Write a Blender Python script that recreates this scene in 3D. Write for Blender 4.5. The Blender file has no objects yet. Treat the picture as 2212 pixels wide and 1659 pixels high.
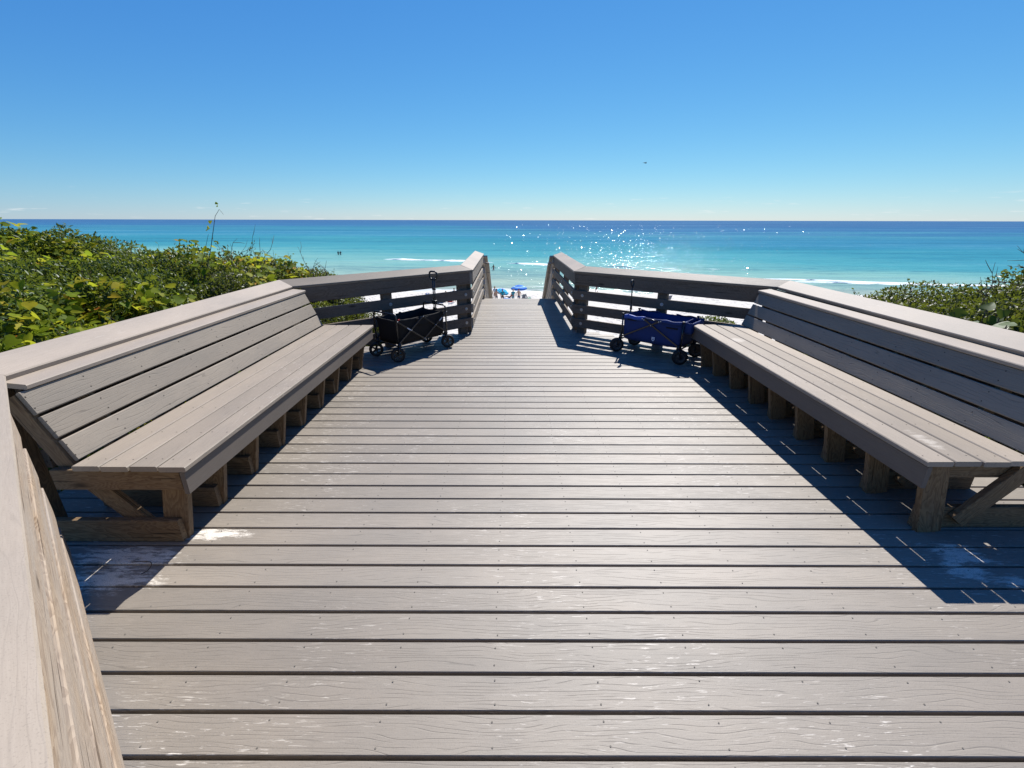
import bpy, math, random
import numpy as np
from mathutils import Vector, Matrix
R = math.radians
rng = np.random.default_rng(7)
random.seed(7)
scn = bpy.context.scene
C = scn.collection

# ------------------------------------------------------------------ camera, sky, sun, exposure
PITCH = math.atan(354.0 / 950.0)
cam_d = bpy.data.cameras.new('camera')
cam = bpy.data.objects.new('camera', cam_d); C.objects.link(cam)
cam_d.sensor_width = 36.0
cam_d.lens = 950.0 / 2212.0 * 36.0
cam_d.clip_start = 0.02; cam_d.clip_end = 90000.0
cam.matrix_world = Matrix.Translation((0, 0, 1.70)) @ Matrix.Rotation(math.pi / 2 - PITCH, 4, 'X') @ Matrix.Rotation(R(0.13), 4, 'Z')
scn.camera = cam

SUN_EL, SUN_AZ = R(46.0), R(19.0)          # azimuth measured from +Y towards +X
w = bpy.data.worlds.new('World'); scn.world = w; w.use_nodes = True
nt = w.node_tree; nt.nodes.clear()
out = nt.nodes.new('ShaderNodeOutputWorld'); bg = nt.nodes.new('ShaderNodeBackground')
sky = nt.nodes.new('ShaderNodeTexSky'); sky.sky_type = 'NISHITA'; sky.sun_disc = False
sky.sun_elevation = SUN_EL; sky.sun_rotation = SUN_AZ
sky.altitude = 0.0; sky.air_density = 1.0; sky.dust_density = 0.0; sky.ozone_density = 6.0
bg.inputs['Strength'].default_value = 0.0677
# small fair-weather wisps low over the horizon
tc = nt.nodes.new('ShaderNodeTexCoord'); sep = nt.nodes.new('ShaderNodeSeparateXYZ')
mp = nt.nodes.new('ShaderNodeMapping'); mp.inputs['Scale'].default_value = (14, 14, 150)
nz = nt.nodes.new('ShaderNodeTexNoise'); nz.inputs['Scale'].default_value = 1.6; nz.inputs['Detail'].default_value = 5
rmp = nt.nodes.new('ShaderNodeMapRange'); rmp.inputs[1].default_value = 0.63; rmp.inputs[2].default_value = 0.74
band = nt.nodes.new('ShaderNodeMapRange'); band.inputs[1].default_value = 0.055; band.inputs[2].default_value = 0.02
mul = nt.nodes.new('ShaderNodeMath'); mul.operation = 'MULTIPLY'
mul2 = nt.nodes.new('ShaderNodeMath'); mul2.operation = 'MULTIPLY'; mul2.inputs[1].default_value = 0.35
mix = nt.nodes.new('ShaderNodeMixRGB'); mix.inputs[2].default_value = (9.0, 9.0, 9.0, 1)
L = nt.links.new
# the phone camera's rendition of the clear sky: one response curve per colour channel, the same in every direction
SKY_S = 0.11
sc_ = nt.nodes.new('ShaderNodeSeparateColor'); cc_ = nt.nodes.new('ShaderNodeCombineColor')
L(sky.outputs[0], sc_.inputs[0])
for i_, (e_, k_) in enumerate(((1.288, 0.655), (0.933, 0.775), (0.512, 0.885))):
    pw = nt.nodes.new('ShaderNodeMath'); pw.operation = 'POWER'; pw.inputs[1].default_value = e_
    ml = nt.nodes.new('ShaderNodeMath'); ml.operation = 'MULTIPLY'; ml.inputs[1].default_value = k_ * SKY_S ** e_ / SKY_S
    L(sc_.outputs[i_], pw.inputs[0]); L(pw.outputs[0], ml.inputs[0]); L(ml.outputs[0], cc_.inputs[i_])
L(tc.outputs['Generated'], sep.inputs[0]); L(tc.outputs['Generated'], mp.inputs[0]); L(mp.outputs[0], nz.inputs['Vector'])
L(nz.outputs[0], rmp.inputs[0]); L(sep.outputs[2], band.inputs[0]); L(rmp.outputs[0], mul.inputs[0]); L(band.outputs[0], mul.inputs[1])
L(mul.outputs[0], mul2.inputs[0]); L(mul2.outputs[0], mix.inputs[0]); L(cc_.outputs[0], mix.inputs[1])
L(mix.outputs[0], bg.inputs[0]); L(bg.outputs[0], out.inputs[0])

sd = bpy.data.lights.new('sun', 'SUN'); sd.energy = 5.0; sd.angle = R(0.53); sd.color = (1.0, 0.975, 0.935)
sun = bpy.data.objects.new('sun', sd); C.objects.link(sun)
sdir = Vector((math.cos(SUN_EL) * math.sin(SUN_AZ), math.cos(SUN_EL) * math.cos(SUN_AZ), math.sin(SUN_EL)))
sun.rotation_euler = sdir.to_track_quat('Z', 'Y').to_euler(); sun.location = (0, 0, 60)
vs = scn.view_settings
vs.view_transform = 'Standard'; vs.look = 'None'; vs.exposure = 0.70; vs.gamma = 1.0; vs.use_curve_mapping = False
scn.cycles.max_bounces = 6; scn.cycles.transparent_max_bounces = 8

# ------------------------------------------------------------------ node helpers
class NB:
    def __init__(s, name):
        s.m = bpy.data.materials.new(name); s.m.use_nodes = True
        s.t = s.m.node_tree; s.t.nodes.clear()
        s.out = s.n('ShaderNodeOutputMaterial')
    def n(s, t, **k):
        x = s.t.nodes.new(t)
        for a, b in k.items(): setattr(x, a, b)
        return x
    def l(s, a, b): s.t.links.new(a, b)
    def val(s, sock, v):
        if isinstance(v, bpy.types.NodeSocket): s.l(v, sock)
        elif v is not None: sock.default_value = v
    def math(s, op, a, b=None, c=None, clamp=False):
        x = s.n('ShaderNodeMath', operation=op, use_clamp=clamp)
        s.val(x.inputs[0], a); s.val(x.inputs[1], b); s.val(x.inputs[2], c); return x.outputs[0]
    def vmath(s, op, a, b=None):
        x = s.n('ShaderNodeVectorMath', operation=op)
        s.val(x.inputs[0], a); s.val(x.inputs[1], b); return x.outputs[1] if op in ('LENGTH', 'DISTANCE') else x.outputs[0]
    def rng(s, v, a, b, c=0.0, d=1.0, smooth=False):
        x = s.n('ShaderNodeMapRange'); x.interpolation_type = 'SMOOTHSTEP' if smooth else 'LINEAR'
        s.val(x.inputs[0], v)
        for i, q in enumerate((a, b, c, d)): s.val(x.inputs[i + 1], q)
        return x.outputs[0]
    def noise(s, vec, scale, detail=3, rough=0.55, dist=0.0):
        x = s.n('ShaderNodeTexNoise'); s.l(vec, x.inputs['Vector'])
        x.inputs['Scale'].default_value = scale; x.inputs['Detail'].default_value = detail
        x.inputs['Roughness'].default_value = rough; x.inputs['Distortion'].default_value = dist
        return x.outputs[0]
    def mapping(s, vec, scale=(1, 1, 1), loc=(0, 0, 0)):
        x = s.n('ShaderNodeMapping'); s.l(vec, x.inputs[0])
        x.inputs['Scale'].default_value = scale; x.inputs['Location'].default_value = loc; return x.outputs[0]
    def mix(s, f, a, b, mode='MIX'):
        x = s.n('ShaderNodeMixRGB', blend_type=mode)
        s.val(x.inputs[0], f); s.val(x.inputs[1], col(a)); s.val(x.inputs[2], col(b)); return x.outputs[0]
    def ramp(s, f, stops):
        x = s.n('ShaderNodeValToRGB'); s.l(f, x.inputs[0]); e = x.color_ramp.elements
        while len(e) < len(stops): e.new(0.5)
        for q, (p, c_) in zip(e, stops): q.position = p; q.color = col(c_)
        return x.outputs[0]
    def bump(s, h, strength, dist):
        x = s.n('ShaderNodeBump'); s.l(h, x.inputs['Height'])
        x.inputs['Strength'].default_value = strength; x.inputs['Distance'].default_value = dist; return x.outputs[0]
    def bsdf(s, base, rough=0.6, spec=0.5, normal=None, metal=0.0, sheen=0.0):
        x = s.n('ShaderNodeBsdfPrincipled')
        s.val(x.inputs['Base Color'], col(base)); s.val(x.inputs['Roughness'], rough)
        s.val(x.inputs['Specular IOR Level'], spec); s.val(x.inputs['Metallic'], metal)
        if sheen: x.inputs['Sheen Weight'].default_value = sheen
        if normal is not None: s.l(normal, x.inputs['Normal'])
        return x.outputs[0]
    def done(s, sh): s.l(sh, s.out.inputs[0]); return s.m
def col(c):
    if isinstance(c, tuple) and len(c) == 3: return (*c, 1.0)
    return c

def objvec(b):
    """object coordinates shifted by the object's own random value, so that alike boards differ"""
    t = b.n('ShaderNodeTexCoord'); o = b.n('ShaderNodeObjectInfo')
    cx = b.n('ShaderNodeCombineXYZ')
    r = b.math('MULTIPLY', o.outputs['Random'], 61.7); b.l(r, cx.inputs[0])
    r2 = b.math('MULTIPLY', o.outputs['Random'], 23.1); b.l(r2, cx.inputs[1]); b.l(r2, cx.inputs[2])
    return b.vmath('ADD', t.outputs['Object'], cx.outputs[0]), o.outputs['Random']

def composite(name, base, grain=1.0, sand=(), scuff=0.0, smooth=False, spec=0.2, rough=0.62):
    """embossed wood-plastic board"""
    b = NB(name); v, rnd = objvec(b)
    vs_ = b.mapping(v, (1.3, 6.5, 6.5))
    n1 = b.noise(vs_, 1.2, 2, 0.5, 0.25)
    sy = b.n('ShaderNodeSeparateXYZ'); b.l(v, sy.inputs[0])
    fr = b.math('FRACT', b.math('ADD', b.math('MULTIPLY', sy.outputs[1], 62.0), b.math('MULTIPLY', n1, 8.0)))
    ln = b.math('ABSOLUTE', b.math('SUBTRACT', fr, 0.5))
    line = b.rng(ln, 0.0, 0.13, 1.0, 0.0, True)
    brk = b.rng(b.noise(b.mapping(v, (3, 30, 30)), 1.6, 2), 0.40, 0.54)
    line = b.math('MULTIPLY', line, brk)
    fine = b.noise(b.mapping(v, (7, 90, 90)), 2.2, 3, 0.65)
    blot = b.noise(b.mapping(v, (1.4, 3.0, 3.0)), 1.1, 4, 0.6)
    spk = b.noise(v, 240.0, 2, 0.6)
    k = b.math('ADD', b.math('MULTIPLY', rnd, 0.24), 0.88)
    c0 = b.mix(b.rng(blot, 0.3, 0.7), tuple(x * 0.88 for x in base), tuple(x * y for x, y in zip(base, (1.13, 1.10, 1.06))))
    c0 = b.mix(b.rng(fine, 0.35, 0.75, 0.0, 0.32), c0, tuple(x * 1.35 for x in base))
    c0 = b.mix(b.rng(spk, 0.56, 0.70, 0.0, 0.35), c0, tuple(x * 0.5 for x in base))
    cc = b.n('ShaderNodeCombineColor')
    for i in range(3): b.l(k, cc.inputs[i])
    c0 = b.mix(1.0, c0, cc.outputs[0], 'MULTIPLY')
    c1 = b.mix(b.math('MULTIPLY', line, 0.30 * grain), c0, tuple(x * 0.30 for x in base))
    h = b.math('SUBTRACT', b.math('MULTIPLY', fine, 0.5), b.math('MULTIPLY', line, 0.6 * grain))
    h = b.math('ADD', h, b.math('MULTIPLY', spk, 0.25))
    g = b.n('ShaderNodeNewGeometry')
    if scuff:
        sc = b.noise(b.mapping(v, (10.0, 95.0, 95.0)), 1.3, 4, 0.65, 0.5)
        big = b.noise(g.outputs['Position'], 0.85, 3, 0.6)
        f = b.math('MULTIPLY', b.rng(sc, 0.60, 0.655), b.rng(big, 0.46, 0.60))
        c1 = b.mix(b.math('MULTIPLY', f, scuff), c1, (0.54, 0.49, 0.42))
    for (cx, cy, rx, ry, a) in sand:
        d = b.vmath('LENGTH', b.vmath('MULTIPLY', b.vmath('SUBTRACT', g.outputs['Position'], (cx, cy, 0.0)), (1 / rx, 1 / ry, 0.0)))
        nn = b.noise(b.mapping(g.outputs['Position'], (0.55, 2.4, 1.0)), 13.0, 8, 0.78, 0.3)
        f = b.rng(b.math('SUBTRACT', b.math('MULTIPLY', nn, 4.2), b.math('ADD', b.math('MULTIPLY', d, 0.75), 1.25)), 0.15, 0.55)
        f = b.math('MULTIPLY', f, b.rng(d, 1.25, 0.75))
        f = b.math('MULTIPLY', f, b.rng(spk, 0.36, 0.52, 0.45, 1.0))
        c1 = b.mix(b.math('MULTIPLY', f, a), c1, (0.80, 0.735, 0.63))
        h = b.math('ADD', h, b.math('MULTIPLY', f, 0.6))
    nrm = b.bump(h, 0.55 * (0.5 if smooth else 1.0), 0.0016)
    return b.done(b.bsdf(c1, rough, spec, nrm))

def timber(name, base, dark, grey, greyamt):
    """weathered pressure-treated pine: growth rings, knots, grey weathering"""
    b = NB(name); v, rnd = objvec(b)
    vor = b.n('ShaderNodeTexVoronoi'); b.l(b.mapping(v, (2.2, 7, 7)), vor.inputs['Vector']); vor.inputs['Scale'].default_value = 1.0
    kd = vor.outputs['Distance']
    knot = b.rng(kd, 0.02, 0.16, 1.0, 0.0, True)
    pull = b.rng(kd, 0.0, 0.6, 0.35, 0.0, True)
    n1 = b.noise(b.mapping(v, (1.5, 7.0, 7.0)), 1.5, 3, 0.55, 0.5)
    t = b.math('ADD', n1, pull)
    fr = b.math('FRACT', b.math('MULTIPLY', t, 14.0))
    ring = b.rng(fr, 0.15, 0.95, 0.0, 1.0, True)
    fine = b.noise(b.mapping(v, (9, 110, 110)), 2.0, 3, 0.7)
    crack = b.rng(b.noise(b.mapping(v, (1.4, 60, 60)), 1.4, 2, 0.5), 0.64, 0.69)
    c0 = b.mix(b.math('MULTIPLY', ring, 0.75), base, dark)
    c0 = b.mix(b.rng(fine, 0.4, 0.7, 0.0, 0.4), c0, tuple(x * 1.3 for x in base))
    gm = b.rng(b.noise(b.mapping(v, (1.2, 6, 6)), 1.2, 4, 0.6), 0.5 - greyamt, 0.85 - greyamt)
    c0 = b.mix(b.math('MULTIPLY', gm, 0.8), c0, grey)
    c0 = b.mix(b.math('MULTIPLY', knot, 0.8), c0, tuple(x * 0.35 for x in dark))
    c0 = b.mix(b.math('MULTIPLY', crack, 0.75), c0, tuple(x * 0.3 for x in dark))
    h = b.math('SUBTRACT', b.math('MULTIPLY', fine, 0.4), b.math('ADD', b.math('MULTIPLY', ring, 0.4), crack))
    return b.done(b.bsdf(c0, 0.75, 0.2, b.bump(h, 0.5, 0.002)))

def plain(name, c, rough=0.5, spec=0.5, metal=0.0, bump=0.0, bscale=300.0, var=0.12):
    b = NB(name); t = b.n('ShaderNodeTexCoord')
    n = b.noise(t.outputs['Object'], 9.0, 4, 0.6)
    f = b.noise(t.outputs['Object'], bscale, 2, 0.6)
    cc = b.mix(b.rng(n, 0.3, 0.7), tuple(x * (1 - var) for x in c), tuple(min(1, x * (1 + var)) for x in c))
    nr = b.bump(f, bump, 0.002) if bump else None
    return b.done(b.bsdf(cc, b.rng(n, 0.2, 0.8, rough * 0.85, min(1, rough * 1.15)), spec, nr, metal))

def leafmat(name, stops, rough=0.38, trans=0.3, spec=0.5):
    b = NB(name); g = b.n('ShaderNodeNewGeometry'); o = b.n('ShaderNodeObjectInfo')
    r = b.math('FRACT', b.math('ADD', g.outputs['Random Per Island'], b.math('MULTIPLY', o.outputs['Random'], 7.3)))
    big = b.noise(g.outputs['Position'], 1.7, 2, 0.5)
    f = b.math('ADD', b.math('MULTIPLY', r, 0.72), b.math('MULTIPLY', b.rng(big, 0.3, 0.7), 0.28))
    c = b.ramp(f, stops)
    t = b.n('ShaderNodeTexCoord')
    bl = b.noise(t.outputs['Object'], 22.0, 2, 0.5)
    c = b.mix(b.rng(bl, 0.4, 0.75, 0.0, 0.25), c, (0.16, 0.13, 0.03))
    p = b.bsdf(c, rough, spec)
    tr = b.n('ShaderNodeBsdfTranslucent'); b.l(b.mix(0.5, c, (0.35, 0.42, 0.04)), tr.inputs[0])
    mx = b.n('ShaderNodeMixShader'); mx.inputs[0].default_value = trans; b.l(p, mx.inputs[1]); b.l(tr.outputs[0], mx.inputs[2])
    return b.done(mx.outputs[0])

M = {}
BASE = (0.335, 0.293, 0.262)
M['deck'] = composite('deck_composite', (0.206, 0.178, 0.145), 1.0, sand=((-1.70, 2.07, 0.22, 0.055, 0.85), (-2.07, 1.88, 0.32, 0.10, 0.9), (-2.03, 1.72, 0.28, 0.09, 0.85),
                      (2.44, 1.92, 0.15, 0.11, 0.75), (2.36, 1.80, 0.13, 0.08, 0.7), (2.55, 1.73, 0.12, 0.05, 0.6)), scuff=0.85, spec=0.40, rough=0.56)
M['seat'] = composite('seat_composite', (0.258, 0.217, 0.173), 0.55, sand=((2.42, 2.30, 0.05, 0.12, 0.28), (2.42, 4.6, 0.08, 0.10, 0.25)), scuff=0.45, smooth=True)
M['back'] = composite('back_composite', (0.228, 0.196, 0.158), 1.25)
M['cap'] = composite('cap_composite', (0.283, 0.239, 0.195), 0.35, scuff=0.25, smooth=True)
M['capgrain_shade'] = composite('cap_grain_shaded', (0.187, 0.159, 0.127), 1.2, scuff=0.35)  # grainier cap, with the shade of the angled boards put into its colour
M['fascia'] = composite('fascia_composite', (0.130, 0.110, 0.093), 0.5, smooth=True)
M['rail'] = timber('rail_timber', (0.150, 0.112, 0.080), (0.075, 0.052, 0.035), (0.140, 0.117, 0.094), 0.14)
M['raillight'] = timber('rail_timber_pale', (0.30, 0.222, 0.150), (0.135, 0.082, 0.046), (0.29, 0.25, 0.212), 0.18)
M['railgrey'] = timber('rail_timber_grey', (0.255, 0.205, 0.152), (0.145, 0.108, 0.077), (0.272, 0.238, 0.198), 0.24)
M['stairgrey'] = timber('stair_timber_grey', (0.36, 0.32, 0.27), (0.24, 0.20, 0.16), (0.40, 0.37, 0.33), 0.28)
M['frame'] = timber('frame_timber', (0.190, 0.125, 0.066), (0.095, 0.053, 0.025), (0.118, 0.089, 0.063), 0.0)
M['metal'] = plain('galvanised_steel', (0.5, 0.5, 0.49), 0.45, 0.5, 0.9)
M['screw'] = plain('screw_steel', (0.14, 0.125, 0.105), 0.75, 0.2, 0.0)
M['screwdark'] = plain('rusty_screw', (0.05, 0.04, 0.03), 0.7, 0.2)
M['joist'] = plain('joist_timber', (0.10, 0.075, 0.055), 0.9, 0.1)

# ------------------------------------------------------------------ mesh helpers
def newobj(name, data, parent=None):
    o = bpy.data.objects.new(name, data); C.objects.link(o)
    if parent is not None: o.parent = parent
    return o
def empty(name, loc=(0, 0, 0), rz=0.0):
    o = newobj(name, None); o.location = loc; o.rotation_euler = (0, 0, rz); o.empty_display_size = 0.1; return o
def tag(o, label=None, cat=None, group=None, kind=None):
    if label: o['label'] = label
    if cat: o['category'] = cat
    if group: o['group'] = group
    if kind: o['kind'] = kind
    return o

class MB:
    def __init__(s): s.v = []; s.f = []
    def add(s, v, f):
        k = len(s.v); s.v += [tuple(q) for q in v]; s.f += [tuple(i + k for i in q) for q in f]
    def box(s, c, d, rot=None):
        x, y, z = (q / 2 for q in d)
        v = [Vector(p) for p in ((-x, -y, -z), (x, -y, -z), (x, y, -z), (-x, y, -z), (-x, -y, z), (x, -y, z), (x, y, z), (-x, y, z))]
        if rot is not None: v = [rot @ p for p in v]
        s.add([p + Vector(c) for p in v], [(0, 3, 2, 1), (4, 5, 6, 7), (0, 1, 5, 4), (1, 2, 6, 5), (2, 3, 7, 6), (3, 0, 4, 7)])
    def tube(s, pts, r, n=8, cap=True, closed=False):
        pts = [Vector(p) for p in pts]; m = len(pts)
        rs = r if isinstance(r, (list, tuple)) else [r] * m
        rings = []; prev = None
        for i, p in enumerate(pts):
            if closed: t = (pts[(i + 1) % m] - pts[i - 1])
            else: t = pts[min(i + 1, m - 1)] - pts[max(i - 1, 0)]
            t.normalize()
            if prev is None:
                a = t.cross(Vector((0, 0, 1)))
                if a.length < 0.1: a = t.cross(Vector((1, 0, 0)))
            else: a = prev - t * prev.dot(t)
            a.normalize(); prev = a; bb = t.cross(a)
            rings.append([p + (a * math.cos(2 * math.pi * k / n) + bb * math.sin(2 * math.pi * k / n)) * rs[i] for k in range(n)])
        v = [q for rg in rings for q in rg]; f = []
        for i in range(m if closed else m - 1):
            for k in range(n):
                a0, a1 = i * n + k, i * n + (k + 1) % n
                b0, b1 = ((i + 1) % m) * n + k, ((i + 1) % m) * n + (k + 1) % n
                f.append((a0, a1, b1, b0))
        if cap and not closed:
            f.append(tuple(range(n - 1, -1, -1))); f.append(tuple((m - 1) * n + k for k in range(n)))
        s.add(v, f)
    def lathe(s, prof, n=24, M_=None):
        """profile of (radius, height) about local Z"""
        v = []; f = []; m = len(prof)
        for r, z in prof:
            for k in range(n):
                a = 2 * math.pi * k / n; p = Vector((r * math.cos(a), r * math.sin(a), z)); v.append(M_ @ p if M_ is not None else p)
        for i in range(m - 1):
            for k in range(n):
                f.append((i * n + k, i * n + (k + 1) % n, (i + 1) * n + (k + 1) % n, (i + 1) * n + k))
        s.add(v, f)
    def build(s, name, mat, parent=None, smooth=False, bevel=0.0):
        me = bpy.data.meshes.new(name); me.from_pydata(s.v, [], s.f); me.validate(); me.update()
        me.materials.append(M[mat] if isinstance(mat, str) else mat)
        if smooth: me.polygons.foreach_set('use_smooth', [True] * len(me.polygons))
        o = newobj(name, me, parent)
        if bevel:
            b = o.modifiers.new('bevel', 'BEVEL'); b.width = bevel; b.segments = 2
        return o

_bcache = {}
def board_mesh(Ln, W, T, ch, mat, s0=0.0, s1=0.0):
    """a plank lying along local X with eased edges; s0/s1 shear the two ends (mitres)"""
    key = (round(Ln, 3), W, T, ch, mat, round(s0, 3), round(s1, 3))
    if key in _bcache: return _bcache[key]
    y, z = W / 2, T / 2
    sec = [(-y + ch, -z), (y - ch, -z), (y, -z + ch), (y, z - ch), (y - ch, z), (-y + ch, z), (-y, z - ch), (-y, -z + ch)]
    v = []; f = []
    for e, sg in ((-Ln / 2, s0), (Ln / 2, s1)):
        for (a, b) in sec: v.append((e + a * sg, a, b))
    for k in range(8): f.append((k, (k + 1) % 8, 8 + (k + 1) % 8, 8 + k))
    f.append(tuple(range(7, -1, -1))); f.append(tuple(range(8, 16)))
    me = bpy.data.meshes.new('board'); me.from_pydata(v, [], f); me.update(); me.materials.append(M[mat])
    _bcache[key] = me; return me
def board(name, p0, p1, W, T, mat, parent=None, up=(0, 0, 1), ch=0.004, s0=0.0, s1=0.0, jitter=0.0):
    """plank with its centre line from p0 to p1; W across, T along 'up'"""
    p0, p1 = Vector(p0), Vector(p1); d = p1 - p0; Ln = d.length; x = d.normalized()
    u = Vector(up); z = (u - x * u.dot(x)).normalized(); y = z.cross(x)
    o = newobj(name, board_mesh(Ln, W, T, ch, mat, s0, s1), parent)
    m = Matrix((x, y, z)).transposed().to_4x4(); m.translation = (p0 + p1) / 2
    if jitter: m = m @ Matrix.Rotation(random.uniform(-jitter, jitter), 4, 'Z') @ Matrix.Rotation(random.uniform(-jitter, jitter), 4, 'X')
    o.matrix_basis = m
    return o

# ------------------------------------------------------------------ terrain, sea
SEA = -8.6
def smooth(a, b, x):
    t = np.clip((x - a) / (b - a), 0, 1); return t * t * (3 - 2 * t)
def ground_z(x, y):
    z = -0.75 + 0.12 * np.sin(x * 0.7 + y * 0.4) + 0.1 * np.sin(x * 0.31 - y * 0.9)
    drop = smooth(7.5, 24, y + 0.6 * np.sin(x * 0.25))
    beach = -7.5 - 1.1 * np.clip((y + np.clip(0.15 * (x - 10), 0, 14) - 24) / 46.0, 0, 1.6) + 0.05 * np.sin(x * 0.5 + y * 0.3)
    return z * (1 - drop) + beach * drop
def terrain():
    xs = np.concatenate([-np.geomspace(60, 9000, 24)[::-1], np.linspace(-58, 58, 150), np.geomspace(60, 9000, 24)])
    ys = np.concatenate([-np.geomspace(12, 3000, 14)[::-1], np.linspace(-10, 100, 140)])
    X, Y = np.meshgrid(xs, ys); Z = ground_z(X, Y)
    nx, ny = len(xs), len(ys)
    v = np.stack([X, Y, Z], -1).reshape(-1, 3)
    i = np.arange(nx * ny).reshape(ny, nx)
    f = np.stack([i[:-1, :-1], i[:-1, 1:], i[1:, 1:], i[1:, :-1]], -1).reshape(-1, 4)
    me = bpy.data.meshes.new('beach'); me.from_pydata(v.tolist(), [], f.tolist()); me.update()
    me.polygons.foreach_set('use_smooth', [True] * len(me.polygons))
    b = NB('white_sand'); g = b.n('ShaderNodeNewGeometry'); pos = g.outputs['Position']
    foot = b.n('ShaderNodeTexVoronoi'); b.l(b.mapping(pos, (1, 0.8, 1)), foot.inputs['Vector']); foot.inputs['Scale'].default_value = 1.7
    fd = b.rng(foot.outputs['Distance'], 0.05, 0.42, 0.0, 1.0, True)
    n = b.noise(pos, 0.8, 5, 0.65); n2 = b.noise(pos, 9.0, 3, 0.6)
    sp = b.n('ShaderNodeSeparateXYZ'); b.l(pos, sp.inputs[0])
    wet = b.rng(b.math('ADD', sp.outputs[1], b.math('MULTIPLY', b.math('SUBTRACT', b.noise(b.mapping(pos, (0.12, 0.12, 1)), 1.0, 3), 0.5), 10.0)), 66.5, 69.5, 0.0, 1.0, True)
    h = b.math('ADD', b.math('MULTIPLY', fd, 0.6), b.math('ADD', b.math('MULTIPLY', n, 0.6), b.math('MULTIPLY', n2, 0.15)))
    h = b.math('MULTIPLY', h, b.math('SUBTRACT', 1.0, wet))
    c = b.mix(b.rng(n, 0.3, 0.7), (0.47, 0.435, 0.385), (0.56, 0.525, 0.475))
    c = b.mix(b.rng(b.noise(pos, 3.1, 4, 0.7), 0.66, 0.74, 0.0, 0.5), c, (0.35, 0.31, 0.26))
    c = b.mix(b.math('MULTIPLY', wet, 0.7), c, (0.50, 0.50, 0.47))
    me.materials.append(b.done(b.bsdf(c, b.rng(wet, 0, 1, 0.9, 0.35), 0.25, b.bump(h, 1.0, 0.32))))
    o = newobj('beach', me); tag(o, kind='structure')
terrain()

def sea():
    ys = np.concatenate([np.linspace(46, 200, 60), np.geomspace(205, 60000, 40)])
    xs = np.concatenate([-np.geomspace(210, 60000, 18)[::-1], np.linspace(-200, 200, 60), np.geomspace(210, 60000, 18)])
    X, Y = np.meshgrid(xs, ys); Z = np.full_like(X, SEA)
    nx, ny = len(xs), len(ys); i = np.arange(nx * ny).reshape(ny, nx)
    f = np.stack([i[:-1, :-1], i[:-1, 1:], i[1:, 1:], i[1:, :-1]], -1).reshape(-1, 4)
    me = bpy.data.meshes.new('sea'); me.from_pydata(np.stack([X, Y, Z], -1).reshape(-1, 3).tolist(), [], f.tolist()); me.update()
    b = NB('gulf_water'); g = b.n('ShaderNodeNewGeometry'); pos = g.outputs['Position']
    sp = b.n('ShaderNodeSeparateXYZ'); b.l(pos, sp.inputs[0])
    # sea bed depth: colour follows log distance from the shore, with sand bars wandering in and out
    warp = b.math('MULTIPLY', b.math('SUBTRACT', b.noise(b.mapping(pos, (0.004, 0.011, 1)), 1.0, 4, 0.6), 0.5), 0.55)
    warp2 = b.math('MULTIPLY', b.math('SUBTRACT', b.noise(b.mapping(pos, (0.02, 0.09, 1)), 1.0, 4, 0.6), 0.5), 0.16)
    lg = b.math('LOGARITHM', b.math('MAXIMUM', sp.outputs[1], 60.0), 10.0)
    tilt = b.rng(sp.outputs[0], -120.0, 120.0, -0.15, 0.17)
    lg = b.math('ADD', b.math('ADD', lg, tilt), b.math('ADD', warp, warp2))
    t = b.rng(lg, 1.82, 3.20)
    c = b.ramp(t, [(0.00, (0.35, 0.38, 0.30)), (0.07, (0.23, 0.35, 0.30)), (0.17, (0.150, 0.325, 0.30)), (0.26, (0.056, 0.250, 0.280)), (0.38, (0.026, 0.188, 0.252)),
                   (0.50, (0.026, 0.160, 0.255)), (0.62, (0.032, 0.166, 0.240)), (0.74, (0.028, 0.115, 0.235)), (1.0, (0.030, 0.096, 0.215))])
    # swell lines and wind lanes: light and shade of wave faces painted as darker and paler streaks
    stv = b.noise(b.mapping(pos, (0.010, 0.085, 1)), 1.0, 4, 0.6, 0.4)
    far_ = b.noise(b.mapping(pos, (0.0016, 0.012, 1)), 1.0, 4, 0.6, 0.4)
    rip = b.noise(b.mapping(pos, (0.16, 0.42, 1)), 1.0, 4, 0.65, 0.6)
    stv = b.math('ADD', stv, b.math('MULTIPLY', b.math('SUBTRACT', rip, 0.5), 0.75))
    stk = b.math('ADD', b.math('MULTIPLY', b.math('SUBTRACT', stv, 0.5), 0.9), b.math('MULTIPLY', b.math('SUBTRACT', far_, 0.5), 0.9))
    c = b.mix(b.rng(stk, 0.04, 0.28, 0.0, 0.5), c, (0.11, 0.28, 0.35)); c = b.mix(b.rng(stk, -0.04, -0.26, 0.0, 0.45), c, (0.010, 0.085, 0.150))
    wv = b.noise(b.mapping(pos, (0.30, 1.0, 1)), 0.55, 5, 0.62, 0.3)
    w2 = b.noise(b.mapping(pos, (0.55, 1.0, 1)), 2.6, 3, 0.6)
    sw = b.noise(b.mapping(pos, (0.025, 0.16, 1)), 1.0, 3, 0.55)
    h = b.math('ADD', b.math('MULTIPLY', wv, 1.0), b.math('ADD', b.math('MULTIPLY', w2, 0.16), b.math('MULTIPLY', sw, 1.6)))
    nr = b.bump(h, 1.0, 0.42)
    df = b.n('ShaderNodeBsdfDiffuse'); b.l(c, df.inputs[0]); b.l(nr, df.inputs['Normal'])
    gl = b.n('ShaderNodeBsdfGlossy'); gl.inputs['Roughness'].default_value = 0.10; b.l(nr, gl.inputs['Normal'])
    mx = b.n('ShaderNodeMixShader'); mx.inputs[0].default_value = 0.10; b.l(df.outputs[0], mx.inputs[1]); b.l(gl.outputs[0], mx.inputs[2])
    me.materials.append(b.done(mx.outputs[0]))
    o = newobj('sea', me); tag(o, kind='structure')
sea()

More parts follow.
